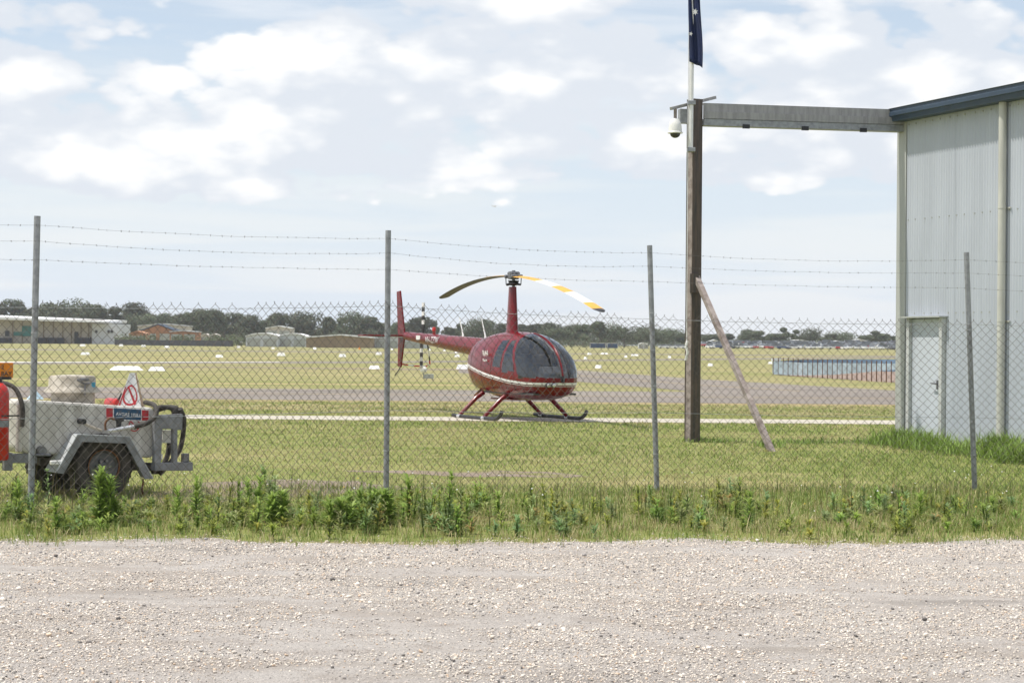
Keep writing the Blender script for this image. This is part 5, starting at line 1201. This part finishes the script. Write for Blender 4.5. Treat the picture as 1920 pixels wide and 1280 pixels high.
big = [(192, 905, 872, 'bushy green weed in front of the trailer wheel', 150, 1.5), (367, 975, 888, 'tall dense green weed right of the trailer hitch', 130, 1), (330, 975, 912, 'shorter green weed beside the tall one right of the trailer', 90, 1),
       (465, 965, 897, 'slim left twin of a pair of tall weeds left of the second post', 90, .9), (484, 965, 893, 'right twin of a pair of tall weeds left of the second post', 110, 1), (531, 985, 920, 'leafy weed between the twin weeds and the bushy clump', 110, 1.3),
       (676, 985, 920, 'bright bushy weed at the left of the central clump', 140, 1.5), (640, 990, 935, 'low bushy weed at the left end of the central clump', 120, 1.4), (722, 985, 915, 'bushy weed just below the second fence post', 140, 1.5), (765, 975, 892, 'upright weed right of the second fence post', 110, 1.1),
       (842, 975, 880, 'tallest dense spike shaped weed right of the second fence post', 150, .85), (893, 955, 902, 'thin weed right of the tall spike shaped weed', 60, 1), (935, 975, 925, 'pale thin weed in the middle of the verge', 70, 1), (1405, 990, 915, 'dense dark weed standing alone between third and fourth posts', 110, .9),
       (1725, 975, 925, 'leafy weed left of the fourth fence post', 90, 1), (217, 985, 935, 'pale green weed low beside the trailer wheel', 90, 1.2), (35, 975, 900, 'loose feathery weed left of the first fence post', 110, 1.2), (105, 1000, 930, 'pale upright weed right of the first fence post', 80, 1)]
for i, (px, yb, yt, lab, n, sp) in enumerate(big):
    if i == 0: yb = 985
    g = G(px, yb); h = (yb - yt) * g.y / F; b = Bl()
    stems = 4 if sp > 1.25 else 1
    for k in range(stems): weed_blades(b, g.x + (rnd.uniform(-.13, .13) if k else 0), g.y + (rnd.uniform(-.08, .08) if k else 0), h * (1 if k == 0 else rnd.uniform(.75, .95)), int(n * .7), 40 + i * 5 + k, (rnd.uniform(.85, 1.15),) * 3, (.10, .175), (.014, .026), rnd.uniform(0, .06), min(sp, 1.2))
    o = obj('tall_weed', b.mesh('tall_weed', mm['m_leaf'])); tag(o, lab, 'weed', 'tall weeds along the fence')
def verge():
    b = Bl()
    # small weeds
    cl = [(rnd.uniform(-40, 110), 1) for _ in range(4)] + [(rnd.uniform(300, 860), 1) for _ in range(20)] + [(rnd.uniform(110, 300), .45) for _ in range(6)] + [(rnd.uniform(860, 1960), .7) for _ in range(22)]
    spots = []
    for cx, sc in cl:
        cy = rnd.uniform(950, 995); hs = rnd.uniform(.5, 1.15) * sc
        for _ in range(rnd.randint(5, 13)): spots.append((cx + rnd.gauss(0, 15), min(1006, cy + rnd.gauss(0, 9)), hs))
    spots += [(rnd.uniform(-60, 1980), rnd.uniform(950, 1012), .45) for _ in range(150)]
    for k, (px, yb, hs) in enumerate(spots):
        left = True
        g = G(px, yb); h = (.10 + .32 * rnd.random() ** 1.3) * hs
        weed_blades(b, g.x, g.y, h, rnd.randint(18, 44), 3000 + k, tuple(np.array((rnd.uniform(.85, 1.35), 1, rnd.choice((.9, 1.0, 1.8)))) * rnd.uniform(.6, 1.1)) if rnd.random() > .04 else (1.3, .75, 1.2), (.06, .14), (.010, .020), rnd.uniform(0, .2))
    o = obj('verge_weeds', b.mesh('verge_weeds', mm['m_leaf'])); tag(o, 'low green weeds crowding the verge below the fence', 'weeds', kind='stuff')
    b = Bl(); n = 6500
    px = rng.uniform(-80, 2000, n); py = 1030 - 116 * rng.random(n) ** .8; pts = np.array([tuple(G(a, c)) for a, c in zip(px, py)])
    nz_ = vnoise(pts[:, 0], pts[:, 1], 1.1, 3); edge = edge_y(pts[:, 0]) - .05 + rng.normal(0, .17, n); k = (pts[:, 1] > edge); pts = pts[k]; nz_ = nz_[k]; n = len(pts)
    for q in range(7):
        dry = rng.random(n) < np.clip(.34 + nz_ * .7, .08, .85); c = np.where(dry[:, None], STRAW[rng.integers(0, 3, n)], GREEN[rng.integers(0, 4, n)]) * rng.uniform(.7, 1.25, n)[:, None]
        p = pts + np.stack([rng.normal(0, .05, n), rng.normal(0, .05, n), np.zeros(n)], 1)
        b.add(p, rng.uniform(0, 6.283, n), np.abs(rng.normal(.25, .28, n)), rng.uniform(.035, .12, n) * np.where(rng.random(n) < .06, 2.2, 1), rng.uniform(.004, .008, n), rng.uniform(.1, 1.0, n), c)
    o = obj('verge_grass', b.mesh('verge_grass', mm['m_grass'])); tag(o, 'rough green and dry grass along the foot of the fence', 'grass', kind='stuff')
    # thin wiry seeding stems with pale heads
    b = Bl(); n = 260; px = np.concatenate([rng.uniform(560, 1900, 200), rng.uniform(0, 560, 60)]); pts = np.array([tuple(G(a, c)) for a, c in zip(px, rng.uniform(925, 985, n))])
    for q in range(3): b.add(pts + rng.normal(0, .006, (n, 3)) * np.array([1, 1, 0]), rng.uniform(0, 6.28, n), np.abs(rng.normal(.08, .1, n)), rng.uniform(.2, .48, n), np.full(n, .004), rng.uniform(0, .3, n), np.array([(.12, .14, .055), (.2, .17, .08), (.10, .13, .05)])[rng.integers(0, 3, n)])
    o = obj('wiry_stems', b.mesh('wiry_stems', mm['m_grass'])); tag(o, 'thin wiry seeding stems rising through the verge', 'grass', kind='stuff')
    V = MB()
    for k in range(70):
        g = G(rnd.uniform(0, 1920), rnd.uniform(925, 990)); z = rnd.uniform(.12, .36); r_ = rnd.uniform(.006, .011); V.add([(g.x - r_, g.y, z), (g.x, g.y - r_, z), (g.x + r_, g.y, z), (g.x, g.y + r_, z), (g.x, g.y, z + r_)], [(0, 1, 4), (1, 2, 4), (2, 3, 4), (3, 0, 4), (0, 3, 2, 1)], 0 if k % 3 else 1)
    tag(V.build('small_flowers', [M['white'], pm('m_flower_yellow', (.6, .42, .04), .7)]), 'tiny white and yellow flowers dotted in the verge', 'flowers', kind='stuff')
    # lush clumps against hangar, column and brace
    b = Bl()
    for (px, py, m, sprd, hh) in ((1700, 836, 700, .45, .50), (1735, 842, 600, .5, .40), (1880, 858, 900, .45, .58), (1915, 868, 600, .5, .52), (1815, 852, 600, .7, .34), (1770, 846, 400, .5, .32), (1655, 832, 260, .4, .26), (1345, 829, 220, .45, .16), (1300, 828, 140, .25, .14), (1440, 838, 120, .3, .18), (1480, 832, 180, .6, .16), (1560, 830, 220, .9, .16)):
        g = G(px, py); p = np.stack([g.x + rng.normal(0, sprd * .5, m), g.y + rng.normal(0, sprd * .5, m), np.zeros(m)], 1)
        b.add(p, rng.uniform(0, 6.28, m), np.abs(rng.normal(.35, .3, m)), rng.uniform(.5, 1.1, m) * hh, rng.uniform(.008, .016, m), rng.uniform(.4, 1.4, m), np.array([(.19, .28, .06), (.24, .33, .075), (.155, .24, .05)])[rng.integers(0, 3, m)] * rng.uniform(.8, 1.2, m)[:, None])
    o = obj('long_grass', b.mesh('long_grass', mm['m_grass'])); tag(o, 'lush long grass clumps against the hangar wall and column', 'grass', kind='stuff')
verge()

# ------------------------------------------------------------------ far aircraft in the sky
def plane():
    p = P(927, 387, 800); r = thing('light_aircraft', 'tiny light aircraft high in the sky', 'aircraft', p, R(25)); r.scale = (.29, .29, .29)
    m = MB(); m.tube([(-4, 0, .4), (-1, 0, .1), (1.5, 0, 0), (2.6, 0, -.1)], [.15, .55, .6, .3], 12); m.build('fuselage', M['white'], r, smooth=True)
    m = MB(); m.prism([(-.1, -5), (1.1, -5), (1.3, 0), (1.1, 5), (-.1, 5)], .55, .68, plane='xy'); m.build('wing', M['white'], r)
    m = MB(); m.prism([(-4.1, -1.5), (-3.4, -1.5), (-3.3, 1.5), (-4.1, 1.5)], .42, .5, plane='xy'); m.prism([(-4.2, .4), (-3.3, .4), (-3.9, 1.7), (-4.3, 1.7)], -.05, .05); m.build('tail', M['white'], r)
plane()

# ------------------------------------------------------------------ the air
def haze():
    m = bpy.data.materials.new('m_haze'); m.use_nodes = True; t = m.node_tree; t.nodes.clear(); out = N(t, 'ShaderNodeOutputMaterial')
    v = N(t, 'ShaderNodeVolumePrincipled'); v.inputs['Color'].default_value = (0.90, 0.94, 1.0, 1); v.inputs['Density'].default_value = HAZE; v.inputs['Anisotropy'].default_value = 0.2
    t.links.new(v.outputs[0], out.inputs['Volume'])
    mb = MB(); mb.box(-1250, 1250, -80, 1650, -1.0, 27.0); o = mb.build('haze', m); o['kind'] = 'stuff'; o['label'] = 'thin pale haze over the airfield'; o['category'] = 'haze'
HAZE = 0.00014
haze()
